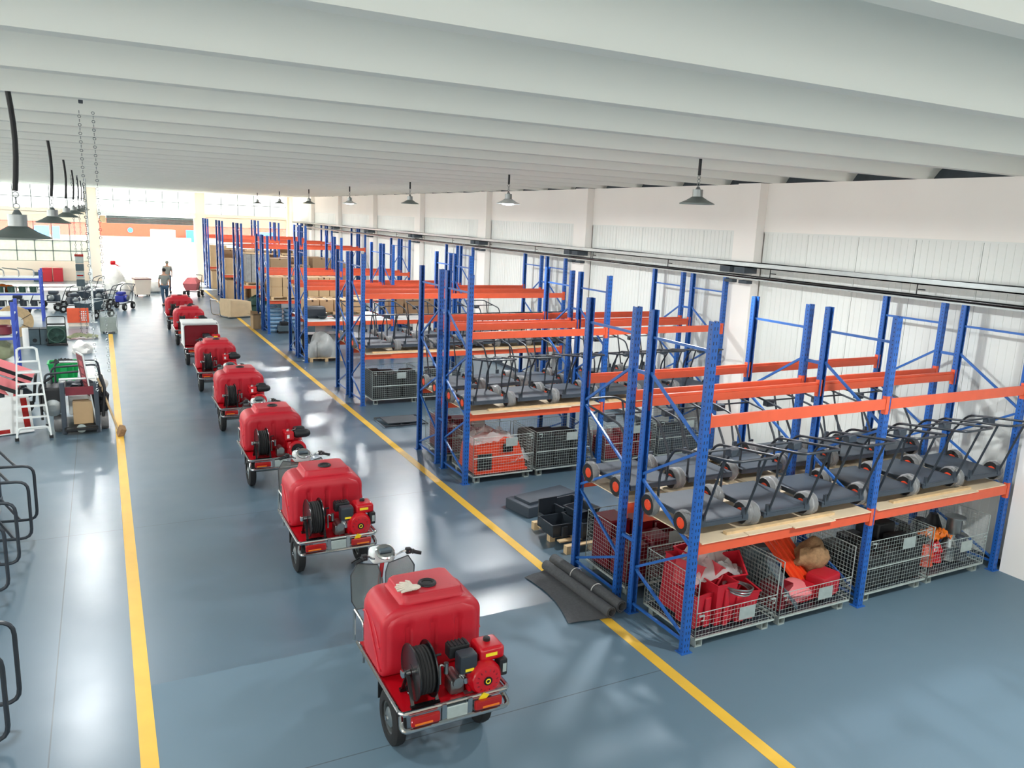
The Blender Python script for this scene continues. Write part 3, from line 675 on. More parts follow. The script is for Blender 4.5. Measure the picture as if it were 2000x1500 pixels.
def trike_front(t):
    part('frame', MB().tube(fil([(-.3, .7, .5), (-.22, 1.0, .33), (0, 1.45, .4), (0, 1.62, .8)], .1), .022, 8).tube(fil([(.3, .7, .5), (.22, 1.0, .33), (0, 1.45, .4)], .1), .022, 8).tube([(-.38, -.02, .25), (.38, -.02, .25)], .03, 8).bar((-.3, -.3, .46), (-.3, .7, .5), .04, .05).bar((.3, -.3, .46), (.3, .7, .5), .04, .05).bar((-.3, 0, .25), (-.3, 0, .5), .03, .03).bar((.3, 0, .25), (.3, 0, .5), .03, .03), 'steel', t)
    part('steering_column', MB().tube([(0, 1.5, .5), (0, 1.34, 1.06)], .024, 10), 'red_gloss', t)
    part('fork', MB().tube([(-.075, 1.62, .22), (-.075, 1.5, .55), (0, 1.48, .6)], .017, 7).tube([(.075, 1.62, .22), (.075, 1.5, .55), (0, 1.48, .6)], .017, 7), 'steel', t)
    trike_wheel(t, 0, 1.62, .22, .08)
    part('front_fender', MB().loft([[(x, 1.62+rr*math.cos(a), .22+rr*math.sin(a)) for x, rr in ((-.06, .25), (0, .27), (.06, .25), (.06, .24), (0, .26), (-.06, .24))] for a in [math.radians(d_) for d_ in range(20, 171, 15)]]), 'white_paint', t)
    part('handlebar', MB().tube(fil([(-.3, 1.175, 1.12), (-.2, 1.22, 1.14), (-.12, 1.32, 1.05), (.12, 1.32, 1.05), (.2, 1.22, 1.14), (.3, 1.175, 1.12)], .05), .012, 8), 'chrome', t)
    for s in (-1, 1):
        part('grip', MB().tube([(s*.25, 1.20, 1.13), (s*.36, 1.15, 1.11)], .018, 10).lathe([(.022, 0), (.03, .01), (.022, .02)], (s*.27, 1.19, 1.13), (s*1, -.4, -.1), 10), 'black', t)
        part('brake_lever', MB().tube(fil([(s*.24, 1.24, 1.13), (s*.28, 1.26, 1.12), (s*.38, 1.2, 1.1)], .02), .007, 5).rbox(s*.24-.03, s*.24+.03, 1.19, 1.25, 1.1, 1.16, .01), 'black', t)
        pl = [(.03, .5), (.29, .5), (.34, .6), (.35, .9), (.28, 1.02), (.06, .97), (.03, .87)]
        part('leg_shield', MB().prism([(s*a, z) for a, z in pl], 1.33, 1.345, 'y'), 'smoked', t)
        part('shield_rim', MB().tube([(s*a, 1.337, z) for a, z in pl], .008, 5, True), 'charcoal_dark', t)
    part('headset', MB().rbox(-.13, .13, 1.30, 1.48, .98, 1.14, .05, 3), 'white_paint', t)
    ds = part('dash', MB().lathe([(.10, 0), (.105, .015), (.09, .03)], (0, 1.28, 1.12), (0, -.5, 1), 20), 'chrome', t)
    part('dash_screen', MB().rbox(-.065, .065, 1.232, 1.315, 1.135, 1.165, .012), 'grey_box', ds)
    part('headlight', MB().lathe([(.03, 0), (.08, .05), (.085, .09), (.06, .10)], (0, 1.45, 1.02), (0, 1, 0), 18), 'chrome', t)
    part('floor_board', MB().rbox(-.3, .3, .82, 1.3, .36, .39, .01), 'white_paint', t)
    for s in (-1, 1): part('step_frame', MB().tube(fil([(s*.42, .84, .3), (s*.42, .84, .72), (s*.42, 1.16, .72), (s*.42, 1.16, .38)], .04), .015, 7).tube([(s*.42, .84, .55), (s*.3, .95, .39)], .012, 6), 'chrome', t)
    for ch in t.children:
        if ch.name.split('.')[0] in ('steering_column', 'fork', 'front_wheel', 'front_fender', 'handlebar', 'grip', 'brake_lever', 'leg_shield', 'shield_rim', 'headset', 'dash', 'headlight'): ch.location.y += .2
    part('seat', MB().rbox(-.16, .16, .86, 1.08, .62, .72, .035, 2).box(-.1, .1, .9, 1.03, .38, .62), 'black', t)
def trike_rear(t):
    part('bed', MB().box(-.48, .48, -.46, .80, .535, .555), 'red_gloss', t)
    fr = MB().tube(fil([(-.5, .78, .57), (-.5, -.47, .57), (.5, -.47, .57), (.5, .78, .57)], .05), .018, 8)
    fr.tube(fil([(-.47, -.40, .5), (-.5, -.5, .42), (.5, -.5, .42), (.47, -.40, .5)], .09), .022, 8).bar((-.48, -.475, .565), (.48, -.475, .565), .012, .045, (0, 0, 1))
    for x in (-.12, .12): fr.box(x-.02, x+.02, -.5, -.47, .42, .58)
    part('bumper', fr, 'chrome', t)
    for s in (-1, 1):
        o = part('tail_light', MB().rbox(s*.29-.13, s*.29+.13, -.52, -.475, .45, .535, .015), 'tail_red', t)
        part('indicator', MB().rbox(s*.31-.08, s*.31+.08, -.526, -.515, .462, .482, .004, 1), 'amber', o)
        trike_wheel(t, s*.41, -.02)
        part('mud_flap', MB().box(s*.41-.06, s*.41+.06, .22, .23, .3, .55), 'black', t)
    part('number_plate', MB().rbox(-.095, .095, -.505, -.495, .435, .55, .01, 1), 'zinc', t)
def trike_tank(t):
    w, zb, zt, y0 = .97, .557, 1.2, .06
    prof = [(.03, .12), (.03, .07), (.036, .04), (.05, .015), (.075, .0), (.5, .0), (.6, .012), (.67, .04), (.72, .09), (.74, .15), (.74, .2)]
    tk = MB().loft([rrect(w, zb, zt, .17, .04, y+y0, i) for y, i in prof])
    nx, nz = 44, 12; vs = []; fs = []
    for j in range(nz+1):
        z = zb+.05+(zt-zb-.10)*j/nz; dz = max(0, z-(zt-.05-.14)); hw = w/2-.05-(.14-math.sqrt(max(0, .14**2-dz**2)))
        for i in range(nx+1):
            x = hw*(i/nx*2-1); g = 0
            for xk in (-.235, .0, .235):
                d_ = abs(x-xk); g = max(g, min(1, max(0, (.034-d_)/.012)))
            g *= min(1, max(0, (zt-.13-z)/.05)); e = min(1, (hw-abs(x))/.04, (zt-.05-z)/.04, (z-zb-.05)/.04)
            vs.append((x, y0+.034-.022*max(0, e)**.5+.02*g, z))
    for j in range(nz):
        for i in range(nx): fs.append((j*(nx+1)+i, j*(nx+1)+i+1, (j+1)*(nx+1)+i+1, (j+1)*(nx+1)+i))
    tk.add(vs, fs, True)
    part('tank', tk, 'red_plastic', t)
    oc = [(-.30, .08), (-.25, .03), (.25, .03), (.30, .08), (.30, .60), (.25, .65), (-.25, .65), (-.30, .60)]
    part('tank_top', MB().loft([[(.03+x*k, y0+.34+(y-.34)*k*.76, z) for x, y in oc] for k, z in ((1.08, 1.17), (1.07, 1.2), (1.05, 1.203), (1.0, 1.22), (.96, 1.268), (.94, 1.277), (.91, 1.28), (.8, 1.28))]), 'red_plastic', t)
    rg = part('filler_ring', MB().torus((.03, .34, 1.284), .07, .018, n=22), 'black', t)
    part('filler_hole', MB().cyl((.03, .34, 1.281), (.03, .34, 1.288), .06, n=20), 'black_gloss', rg)
    for s in (-1, 1):
        part('side_rib', MB().tube(fil([(s*.487, .12, .62), (s*.487, .28, .80), (s*.487, .44, .97), (s*.485, .56, 1.01), (s*.48, .64, .97)], .1), .012, 6), 'red_plastic', t)
        part('side_rib', MB().tube(fil([(s*.487, .14, .84), (s*.485, .22, .93), (s*.48, .34, 1.0)], .05), .012, 6), 'red_plastic', t)
def hose_reel(t, x, y):
    z = .81; r = part('hose_reel', MB().cyl((x-.085, y, z), (x+.085, y, z), .07, n=16), 'black_gloss', t)
    for s in (-1, 1):
        f = MB().torus((x+s*.08, y, z), .235, .008, (1, 0, 0), 30, 6).cyl((x+s*.078, y, z), (x+s*.083, y, z), .234, n=30)
        part('reel_flange', f, 'black_gloss', r)
    hs = MB()
    for i in range(5):
        for j in range(2): hs.torus((x-.06+i*.03, y, z), .19-.03*j, .0155, (1, 0, 0), 24, 6)
    part('hose', hs, 'rubber', r)
    part('reel_stand', MB().bar((x-.11, y, z), (x-.11, y-.14, .56), .03, .012).bar((x-.11, y, z), (x-.11, y+.14, .56), .03, .012).bar((x+.11, y, z), (x+.11, y-.14, .56), .03, .012).bar((x+.11, y, z), (x+.11, y+.14, .56), .03, .012).box(x-.13, x+.13, y-.16, y-.12, .556, .58).box(x-.13, x+.13, y+.12, y+.16, .556, .58), 'black_gloss', r)
    part('crank', MB().tube(fil([(x+.09, y, z), (x+.15, y, z), (x+.15, y+.02, z+.09), (x+.2, y+.02, z+.09)], .015), .011, 6), 'black', r)
    part('hose_swivel', MB().cyl((x-.14, y, z), (x-.09, y, z), .028, n=10).rbox(x-.17, x-.13, y-.03, y+.03, z-.03, z+.03, .01), 'chrome', r)
def pump(t, x, y):
    part('pump', MB().rbox(x-.09, x+.05, y-.08, y+.08, .556, .7, .03).cyl((x-.02, y-.1, .68), (x-.02, y+.1, .68), .05, n=14).cyl((x-.1, y, .74), (x-.1, y, .84), .022, n=10).tube(fil([(x-.1, y, .8), (x-.16, y, .84), (x-.16, y-.02, .66)], .03), .011, 6), 'steel', t)
def engine_petrol(t):
    x, y = .27, -.3
    e = part('engine', MB().rbox(x-.13, x+.13, y-.1, y+.14, .6, .84, .03).lathe([(.155, 0), (.155, .05), (.13, .085), (.07, .1)], (x+.02, y-.08, .735), (0, -1, 0), 28), 'red_gloss', t)
    rc = MB()
    for i in range(14):
        a = 2*PI*i/14; rc.bar((x+.02+.085*math.cos(a), y-.175, .735+.085*math.sin(a)), (x+.02+.125*math.cos(a), y-.155, .735+.125*math.sin(a)), .012, .008)
    part('starter_slots', rc, 'dark_red', e)
    part('starter_badge', MB().cyl((x+.02, y-.187, .735), (x+.02, y-.178, .735), .04, n=20), 'black_gloss', e)
    part('badge_ring', MB().torus((x+.02, y-.188, .735), .02, .005, (0, 1, 0), 16, 5), 'yellow_label', e)
    ft = part('fuel_tank', MB().rbox(x-.02, x+.22, y-.1, y+.14, .86, .99, .035, 3), 'red_gloss', e)
    part('fuel_cap', MB().lathe([(.032, 0), (.032, .025), (.02, .035)], (x+.1, y+.04, .99), n=14), 'black', ft)
    part('warning_label', MB().box(x+.03, x+.14, y-.104, y-.1, .915, .945), 'yellow_label', ft)
    af = part('air_filter', MB().rbox(x-.22, x-.05, y-.12, y+.02, .80, .98, .025, 2), 'charcoal_dark', e)
    part('filter_label', MB().box(x-.17, x-.09, y-.124, y-.119, .83, .855), 'yellow_label', af)
    mf = MB().rbox(x-.26, x-.06, y+.03, y+.15, .88, 1.0, .02, 2)
    for i in range(5): mf.box(x-.24+i*.035, x-.225+i*.035, y+.04, y+.14, 1.0, 1.006)
    part('muffler', mf, 'black', e)
    part('carburettor', MB().rbox(x-.2, x-.1, y-.06, y+.04, .72, .80, .015).cyl((x-.15, y-.1, .73), (x-.15, y-.04, .73), .028, n=10).tube([(x-.21, y-.03, .74), (x-.24, y-.04, .66), (x-.22, y-.06, .6)], .008, 5), 'chrome', e)
    sb = part('switch_box', MB().rbox(x+.15, x+.23, y-.14, y-.02, .72, .88, .015), 'black', e)
    part('switch_label', MB().box(x+.18, x+.215, y-.144, y-.139, .76, .84), 'zinc', sb)
    part('oil_filler', MB().cyl((x-.08, y-.13, .64), (x-.08, y-.06, .64), .022, n=10), 'black', e)
    part('price_tag', MB().box(-.03, .03, -.003, .003, -.08, 0), 'yellow_label', e, (x+.0, y-.2, .63), (.3, .5, 0))
    e.location = (0, 0, -.045)
    for dy in (-.08, .08): part('engine_mount', MB().box(x-.16, x+.16, y+dy-.02, y+dy+.02, .556, .57), 'steel', t)
    pump(t, x-.2, y)
def engine_diesel(t):
    x, y = .27, -.29
    e = part('engine', MB().rbox(x-.14, x+.13, y-.1, y+.14, .6, .86, .035).lathe([(.15, 0), (.15, .06), (.13, .08)], (x+.02, y-.08, .73), (0, -1, 0), 28), 'red_gloss', t)
    fl = part('flywheel_cover', MB().lathe([(.105, 0), (.1, .02), (.05, .025)], (x+.02, y-.155, .73), (0, -1, 0), 26), 'black_gloss', e)
    part('cover_badge', MB().torus((x+.02, y-.182, .73), .032, .006, (0, 1, 0), 18, 5), 'steel', fl)
    ft = part('fuel_tank', MB().rbox(x-.18, x-.02, y-.1, y+.14, .87, 1.03, .03, 3), 'red_gloss', e)
    part('spec_label', MB().box(x-.14, x-.10, y-.104, y-.099, .92, .98), 'white', ft)
    part('fuel_cap', MB().cyl((x-.1, y+.03, 1.03), (x-.1, y+.03, 1.055), .03, n=12), 'chrome', ft)
    part('air_filter', MB().lathe([(.05, 0), (.072, .03), (.072, .2), (.06, .24), (.03, .27)], (x-.01, y-.02, .97), (1, 0, 0), 18), 'black', e)
    part('muffler', MB().rbox(x, x+.2, y+.06, y+.18, .92, 1.06, .04), 'black', e)
    part('injector', MB().cyl((x-.06, y-.02, 1.03), (x+.02, y-.02, 1.05), .012, n=6).cyl((x+.03, y+.05, .9), (x+.03, y+.05, 1.06), .016, n=8), 'chrome', e)
    part('side_cover', MB().rbox(x+.1, x+.16, y-.1, y+.1, .64, .8, .02), 'red_gloss', e)
    e.location = (0, 0, -.045)
    for dy in (-.08, .08): part('engine_mount', MB().box(x-.16, x+.16, y+dy-.02, y+dy+.02, .556, .57), 'steel', t)
    pump(t, x-.22, y)
GT = 'red sprayer trikes lined up in the aisle'
def make_trike(kind):
    t = thing('sprayer_trike', 'x', 'trike', group=GT)
    trike_rear(t); trike_front(t); trike_tank(t); hose_reel(t, -.26, -.27)
    (engine_petrol if kind == 'petrol' else engine_diesel)(t)
    return t
TX = 2.48
tp = make_trike('petrol'); tp.location = (TX, 5.98, 0); tp['label'] = 'red tank trike nearest the camera, petrol engine, gloves lying on its tank'
c = dup(tp, (TX-.01, 9.76, 0), 0, 'second red tank trike from the camera, petrol engine with yellow tag, bare tank top')
td = make_trike('diesel'); td.location = (TX-.02, 13.37, 0); td['label'] = 'third red tank trike from the camera, first with black-topped diesel engine'
for y, lab in ((17.09, 'fourth red tank trike from the camera, diesel engine'), (21.1, 'fifth red tank trike, just in front of the white-lidded box trike'), (28.7, 'red tank trike just beyond the white-lidded box trike'), (32.4, 'farthest red tank trike in the aisle')):
    dup(td, (TX+(.06 if y > 28 else 0), y, 0), random.uniform(-.02, .02), lab)
g = MB()
for i, (a, l) in enumerate(((-.5, .10), (-.2, .13), (.05, .135), (.3, .12), (1.0, .08))):
    g.tube([(0.02*i-.04, 0, .012), (.02*i-.04+l*math.sin(a)*.6, l*.5, .02), (.02*i-.04+l*math.sin(a), l, .012)], [.014, .014, .009], 7)
g.lump((0, -.03, .015), (.055, .06, .018), 2, .3)
t_ = thing('work_gloves', 'off-white knitted work gloves lying on the nearest tank', 'gloves', (TX-.15, 6.28, 1.283), .9)
part('glove', g, 'glove', t_); part('glove', g, 'glove', t_, (-.04, -.02, .012), (0, .1, .5))
# box trike with a white lid
t = thing('box_trike', 'maroon box-bodied trike with a white lid between the red tank trikes', 'trike', (TX+.03, 24.9, 0))
trike_rear(t); trike_front(t)
part('box_body', MB().box(-.48, .48, .0, .02, .58, 1.2).box(-.48, .48, .72, .74, .58, 1.2).box(-.48, -.465, .0, .74, .58, 1.2).box(.465, .48, .0, .74, .58, 1.2).box(-.44, .44, -.01, 0, .84, .86), 'dark_red', t)
part('side_skin', MB().box(-.50, -.482, -.02, .76, .56, 1.2).box(.482, .50, -.02, .76, .56, 1.2).tube(fil([(-.49, -.02, .56), (-.49, -.02, 1.2), (.49, -.02, 1.2), (.49, -.02, .56)], .08), .02, 8), 'white_paint', t)
part('lid', MB().rbox(-.53, .42, -.08, .8, 1.215, 1.27, .02).rbox(-.52, .52, .3, .8, 1.19, 1.215, .01), 'white_paint', t)
engine_petrol(t)
# cloth beam: rolled felt mat by the rack foot
def roll(p0, p1, r, turns=1.6):
    p0, p1 = Vector(p0), Vector(p1); d = (p1-p0).normalized(); u = d.cross(Vector((0, 0, 1))).normalized(); w = Vector((0, 0, 1)); b = MB(); n = 36; vs = []; th = .012
    for p in (p0, p1):
        for k in (0, 1):
            for i in range(n+1):
                a = turns*2*PI*i/n; rr = r*(1-.35*i/n)-k*th; vs.append(p+u*rr*math.sin(a)+w*(r-rr*math.cos(a)))
    m = n+1; fs = []
    for i in range(n):
        fs += [(i, i+1, 2*m+i+1, 2*m+i), (m+i, 3*m+i, 3*m+i+1, m+i+1), (i, m+i, m+i+1, i+1), (2*m+i, 2*m+i+1, 3*m+i+1, 3*m+i)]
    return b.add(vs, fs, True)
t = thing('felt_mat', 'dark grey felt mat half rolled up beside the nearest rack foot', 'mat', (0, 0, .004))
sh = MB(); nx, ny = 10, 4; vs = []; fs = []
A, B_, C_, D_ = Vector((4.72, 8.42, 0)), Vector((4.62, 7.14, 0)), Vector((5.16, 7.06, 0)), Vector((5.06, 8.5, 0))
for i in range(nx+1):
    for j in range(ny+1):
        p = (A.lerp(B_, i/nx)).lerp(D_.lerp(C_, i/nx), j/ny); p = p+Vector((.09*math.sin(i/nx*PI)*(1-j/ny), 0, .004+.012*abs(math.sin(i*1.3+j))))
        vs.append(p)
for i in range(nx):
    for j in range(ny): fs.append((i*(ny+1)+j, (i+1)*(ny+1)+j, (i+1)*(ny+1)+j+1, i*(ny+1)+j+1))
part('flat_sheet', sh.add(vs, fs, True), 'grey_felt', t)
part('roll', roll((5.10, 8.52, 0), (5.17, 7.06, 0), .075), 'grey_felt', t)
part('roll', roll((5.28, 8.62, 0), (5.36, 7.12, 0), .085), 'grey_felt', t)
for y in (8.1, 7.6): part('tape_band', MB().torus((5.31, y, .085), .088, .006, (0, 1, 0), 20, 5), 'white_bag', t)
# pallets
def pallet(label, x, y, z, w=1.1, d=.9, m='wood', group=None, rz=0):
    t = thing('pallet', label, 'pallet', (x, y, z), rz, group)
    me = MB().box(0, w, 0, .09, 0, .018).mesh('slat', m); n = 6
    for i in range(n): obj('slat', me, t, (0, i*(d-.09)/(n-1), .102))
    bl = MB().box(0, .09, 0, d, .0, .102).mesh('bearer', m)
    bx = MB().box(0, .09, 0, .09, .0, .102).mesh('block', m)
    for i in range(3):
        for j in range(3): obj('block', bx, t, (i*(w-.09)/2, j*(d-.09)/2, 0))
    return t
pallet('wooden pallet of black trays at the end of the nearest rack row', 5.62, 8.84, 0, .9, 1.05)
for i, (x, y, z, w, d, h, lab) in enumerate(((5.76, 9.35, .122, .42, .4, .2, 'black tray, low one at the front of the end pallet'), (5.78, 9.7, .122, .32, .3, .42, 'upright black tray at the far end of the end pallet'), (6.15, 9.2, .122, .5, .5, .26, 'black open tray at the near end of the end pallet'), (6.15, 9.72, .122, .5, .4, .3, 'black tray at the far right of the end pallet'), (6.1, 9.25, .39, .4, .36, .12, 'shallow black tray stacked on top of the end pallet'))):
    if i == 1: sh = MB().box(-w/2, w/2, .0, .02, 0, h).box(-w/2, w/2, -d/2, .0, 0, .02).box(-w/2, -w/2+.02, -d/2, 0, 0, h*.5)
    else: sh = hopper(w, d, h)
    single('parts_tray', sh, 'charcoal_dark', lab, 'tray', (x, y, z), .05*i, 'black trays on the end pallet')
for i, (x, y, rz, lab) in enumerate(((5.62, 10.9, .2, 'dark grey bed panel lying on the floor between the first two rack rows'), (5.75, 16.55, .0, 'flat dark steel frame on the floor between the second and third rack rows'))):
    if i == 0: single('bed_panel', MB().rbox(-.3, .9, -.3, .3, 0, .18, .02).box(-.2, .8, -.2, .2, .18, .22), 'charcoal', lab, 'panel', (6.0, 10.6, 0), rz)
    else: single('flat_frame', MB().tube([(-.4, -.4, .04), (.6, -.4, .04), (.6, .4, .04), (-.4, .4, .04)], .02, 6, True).tube([(0, -.4, .04), (0, .4, .04)], .02, 6).box(-.3, .5, -.3, .3, .06, .08), 'charcoal_dark', lab, 'frame', (x, y, 0), rz)  # flat steel frame lying on the floor, without wheels
for k in range(3):
    pallet('wooden pallet in the stack against the right wall, %s from the bottom' % ORD[k], 9.6, 9.0, k*.124, .9, .8, group='pallet stack by the right wall')

# ------------------------------------------------------------------ goods on the far racks
def carton(label, x, y, z, w, d, h, m='carton', rz=0, group='cartons on the far racks', tape=True):
    t = thing('carton', label, 'box', (x, y, z), rz, group)
    part('box', MB().rbox(-w/2, w/2, -d/2, d/2, 0, h, .008, 1), m, t)
    if tape: part('tape', MB().box(-.03, .03, -d/2-.002, d/2+.002, h-.06, h+.002), 'tape', t)
    return t
G = LEV1+.0165
Y3, Y4, Y5, Y6, Y7 = ROWY[3], ROWY[4], ROWY[5], ROWY[6], ROWY[7]
# fourth row: wrapped load below, bowls on the white deck
pallet('wooden pallet under the film-wrapped load, fourth rack row', 5.62, Y3+.02, 0, 1.05, .9)
t = thing('wrapped_load', 'lumpy load wrapped in shiny film on a pallet, fourth rack row', 'wrapped load', (6.14, Y3+.47, .121))
part('load', MB().lump((0, 0, .1), (.5, .42, .62), 5, .35, 1.3, 4, 0.), 'grey_wrap', t)
part('film', MB().lump((0, 0, .1), (.53, .45, .65), 5, .4, 1.5, 4, 0.001), 'film', t)
for x in (-.3, .3): part('strap', MB().bar((x, -.46, .0), (x, -.44, .5), .02, .01), 'black', t)
for i, x in enumerate((6.15, 6.62)): single('bowl', MB().lathe([(.06, 0), (.14, .06), (.17, .11), (.155, .11), (.12, .05), (.03, .02)], n=20), 'charcoal_dark', 'black bowl on the white deck of the fourth rack row, %s one' % ('left' if i == 0 else 'right'), 'bowl', (x, Y3+.55, G-.002), 0, 'black bowls on the white deck')
single('engine_cover', MB().rbox(-.35, .35, -.2, .2, 0, .38, .1, 3), 'charcoal_dark', 'dark rounded cover behind the bowls, fourth rack row', 'cover', (5.95, Y3+.82, G))
t = thing('spare_wheel', 'large tyre leaning in the fourth rack row by the aisle', 'tyre', (5.72, Y3+DP+.75, .36), .15)
part('tyre', MB().torus((0, 0, 0), .26, .1, (1, .2, 0), 28, 12), 'rubber', t); part('rim', MB().lathe([(.17, -.05), (.05, -.02), (.05, .02), (.17, .05)], axis=(1, .2, 0), n=20), 'zinc', t)
single('steel_trough', MB().prism([(-.5, 0), (.5, 0), (.6, .35), (-.6, .35)], -.3, .3, 'y'), 'charcoal_dark', 'dark trough below the fourth rack row behind the wrapped load', 'trough', (6.5, Y3+DP+GAP+.5, .3))
pallet('pallet of cartons on the rear shelf of the fourth rack row', 5.8, Y3+DP+GAP+.06, G, 1.9, .86)
for i in range(4): carton('carton on the pallet, rear shelf of the fourth rack row, %s from the aisle' % ORD[i], 6.05+.47*i, Y3+DP+GAP+.5, G+.121, .44, .7, .38, group='cartons on the fourth rack row')
for i in range(3): carton('grey-brown carton under the rear beams of the fourth rack row, %s from the aisle' % ORD[i], 8.9+.62*i, Y3+DP+GAP+.5, G, .55, .7, .5, 'carton_dark', group='dark cartons on the fourth rack row')
# fifth row: pallets of cartons over stacked blue-wrapped tyres
for q in range(2):
    pallet('%s pallet of cartons on the front shelf of the fifth rack row' % ('aisle-side' if q == 0 else 'wall-side'), 5.62+q*1.38, Y4+.03, G, 1.25, .9)
    for i in range(3):
        for j in range(2):
            if q == 0 and i == 2 and j == 1: continue
            w = .40; carton('carton on the %s pallet of the fifth rack row, %s layer, %s from the aisle' % ('aisle-side' if q == 0 else 'wall-side', 'lower' if j == 0 else 'upper', ORD[i]), 5.83+q*1.38+i*.42, Y4+.45+.02*j, G+.121+.362*j, w, .8, .36, group='cartons on the fifth rack row', tape=i == 1)
def tyre_stack(x, y, n, who):
    for k in range(n):
        t = thing('wrapped_coil', 'blue wrapped ring in the %s stack, fifth rack row, %s from the floor' % (who, ORD[k]), 'ring', (x, y, .075+k*.15), 0, 'stacked blue wrapped rings')
        part('wrapping', MB().torus((0, 0, 0), .2, .075, n=26, m=10), 'blue_tyre', t); part('film_band', MB().torus((0, 0, 0), .262, .022, n=24, m=6), 'clear_wrap', t)
tyre_stack(5.86, Y4+.65, 6, 'aisle-side'); tyre_stack(6.44, Y4+.65, 6, 'second'); tyre_stack(5.9, Y4+DP+GAP+.5, 6, 'rear')
t = thing('grey_machine', 'grey machine base on the floor in front of the blue rings', 'machine', (6.15, Y4+.2, 0))  # grey machine base of unknown use
part('block', MB().rbox(-.28, .28, -.18, .18, .08, .3, .02), 'grey_box', t); part('motor', MB().rbox(-.2, .1, -.12, .12, .3, .44, .03).cyl((.05, 0, .36), (.25, 0, .36), .07, n=12), 'black', t); part('skid', MB().box(-.3, .3, -.16, -.1, 0, .08).box(-.3, .3, .1, .16, 0, .08), 'black', t)
single('steel_cabinet', MB().rbox(-.2, .2, -.2, .2, 0, .8, .02).box(-.16, .16, -.21, -.2, .1, .7), 'grey_box', 'grey steel cabinet beside the blue ring stacks, fifth rack row', 'cabinet', (7.1, Y4+.4, 0))
for i in range(4): carton('carton on the rear shelf of the fifth rack row, %s from the aisle' % ORD[i], 6.0+.85*i, Y4+DP+GAP+.5, G, .75, .8, [.8, .55, .9, .6][i], ['carton', 'carton_dark'][i % 2], group='large cartons on the fifth rack row')
# sixth row
pallet('pallet under the grey wrapped block stack, sixth rack row', 5.66, Y5+.04, G, 1.05, .9)
t = thing('block_stack', 'grey film-wrapped stack with black straps and a wooden top, sixth rack row', 'wrapped load', (6.2, Y5+.48, G+.121))
part('stack', MB().rbox(-.5, .5, -.42, .42, 0, 1.25, .03), 'grey_wrap', t)
for x in (-.3, .25): part('strap', MB().box(x-.012, x+.012, -.43, .43, 0, 1.256), 'black', t)
part('top_board', MB().box(-.52, .52, -.43, .43, 1.256, 1.29), 'wood', t); part('label', MB().box(.22, .42, -.434, -.424, .8, .95), 'white', t)
for i in range(4): carton('tall carton on the front shelf of the sixth rack row, %s past the grey stack' % ORD[i], 7.15+.95*i, Y5+.48, G, .85, .8, [1.2, .9, 1.25, 1.0][i], 'carton_dark', group='tall cartons on the sixth rack row')
for i in range(5): carton('carton on the rear shelf of the sixth rack row, %s from the aisle' % ORD[i], 6.0+1.0*i, Y5+DP+GAP+.48, G, .9, .8, [1.3, 1.0, 1.2, .8, 1.1][i], ['carton_dark', 'carton'][i % 2], group='rear cartons on the sixth rack row')
t = thing('engine_pile', 'dark engine assembly on the floor of the sixth rack row', 'engine', (6.2, Y5+.45, 0))
part('block', MB().lump((0, 0, .4), (.42, .32, .42), 3, .5, 2.2, 3, .0), 'green_dark', t); part('tag', MB().box(.05, .22, -.36, -.34, .42, .6), 'white_bag', t); part('skid', MB().box(-.4, .4, -.3, .3, 0, .05), 'wood', t)
single('blue_barrel', MB().lathe([(.2, 0), (.24, .05), (.24, .55), (.2, .6)], n=20), 'grey_box', 'grey drum on the floor of the sixth rack row', 'drum', (7.0, Y5+.4, 0))
# seventh and eighth rows
for r, yy, nm in ((6, Y6, 'seventh'), (7, Y7, 'eighth')):
    for bk in (0, 1):
        for i in range(5):
            h = [.95, .8, 1.2, .7, 1.0][(i+r+bk) % 5]
            carton('brown carton on the %s shelf of the %s rack row, %s from the aisle' % ('rear' if bk else 'front', nm, ORD[i]), 6.05+1.02*i, yy+.48+bk*(DP+GAP), G, .9, .8, h, 'carton_dark' if (i+bk) % 2 else 'carton', group='cartons on the %s rack row' % nm)
        for i in range(4):
            carton('brown carton on the floor of the %s rack row, %s side, %s from the aisle' % (nm, 'rear' if bk else 'front', ORD[i]), 6.1+1.2*i, yy+.48+bk*(DP+GAP), 0, .9, .8, [1.0, .7, .9, .8][i], 'carton', group='floor cartons of the %s rack row' % nm)
# third row rear shelf carton, loose goods
carton('small carton on the rear shelf of the third rack row', X0+5.1, ROWY[2]+DP+GAP+.5, G, .4, .5, .35, group='cartons on the third rack row')

# ------------------------------------------------------------------ by the yellow line, far end
t = thing('paper_wrapped_cart', 'chrome-handled trolley under a big kraft paper block on the yellow line', 'trolley', (5.1, 36.0, 0), .35)
part('paper_block', MB().loft([[(-.55, -.5, z*0), (.5, -.45, 0), (.5, .5, 0), (-.55, .5, 0)] if z == 0 else [(-.5, -.46, .72), (.47, -.42, .62), (.47, .45, .62), (-.5, .46, .72)] for z in (0, 1)]), 'kraft', t, (0, 0, .06))
part('base', MB().box(-.6, .55, -.5, .5, .03, .06), 'steel', t); part('handle', MB().tube(fil([(-.62, -.38, .06), (-.95, -.38, .12), (-1.0, -.38, .78), (-1.0, .38, .78), (-.95, .38, .12), (-.62, .38, .06)], .12), .022, 8), 'chrome', t)
t = thing('open_carton', 'small open cardboard box standing on the yellow line by the blue rings', 'box', (5.27, 32.15, 0), .2)
part('box', MB().box(-.15, .15, -.15, -.14, 0, .55).box(-.15, .15, .14, .15, 0, .55).box(-.15, -.14, -.15, .15, 0, .55).box(.14, .15, -.15, .15, 0, .55).box(-.15, .15, -.15, .15, 0, .01), 'carton', t)
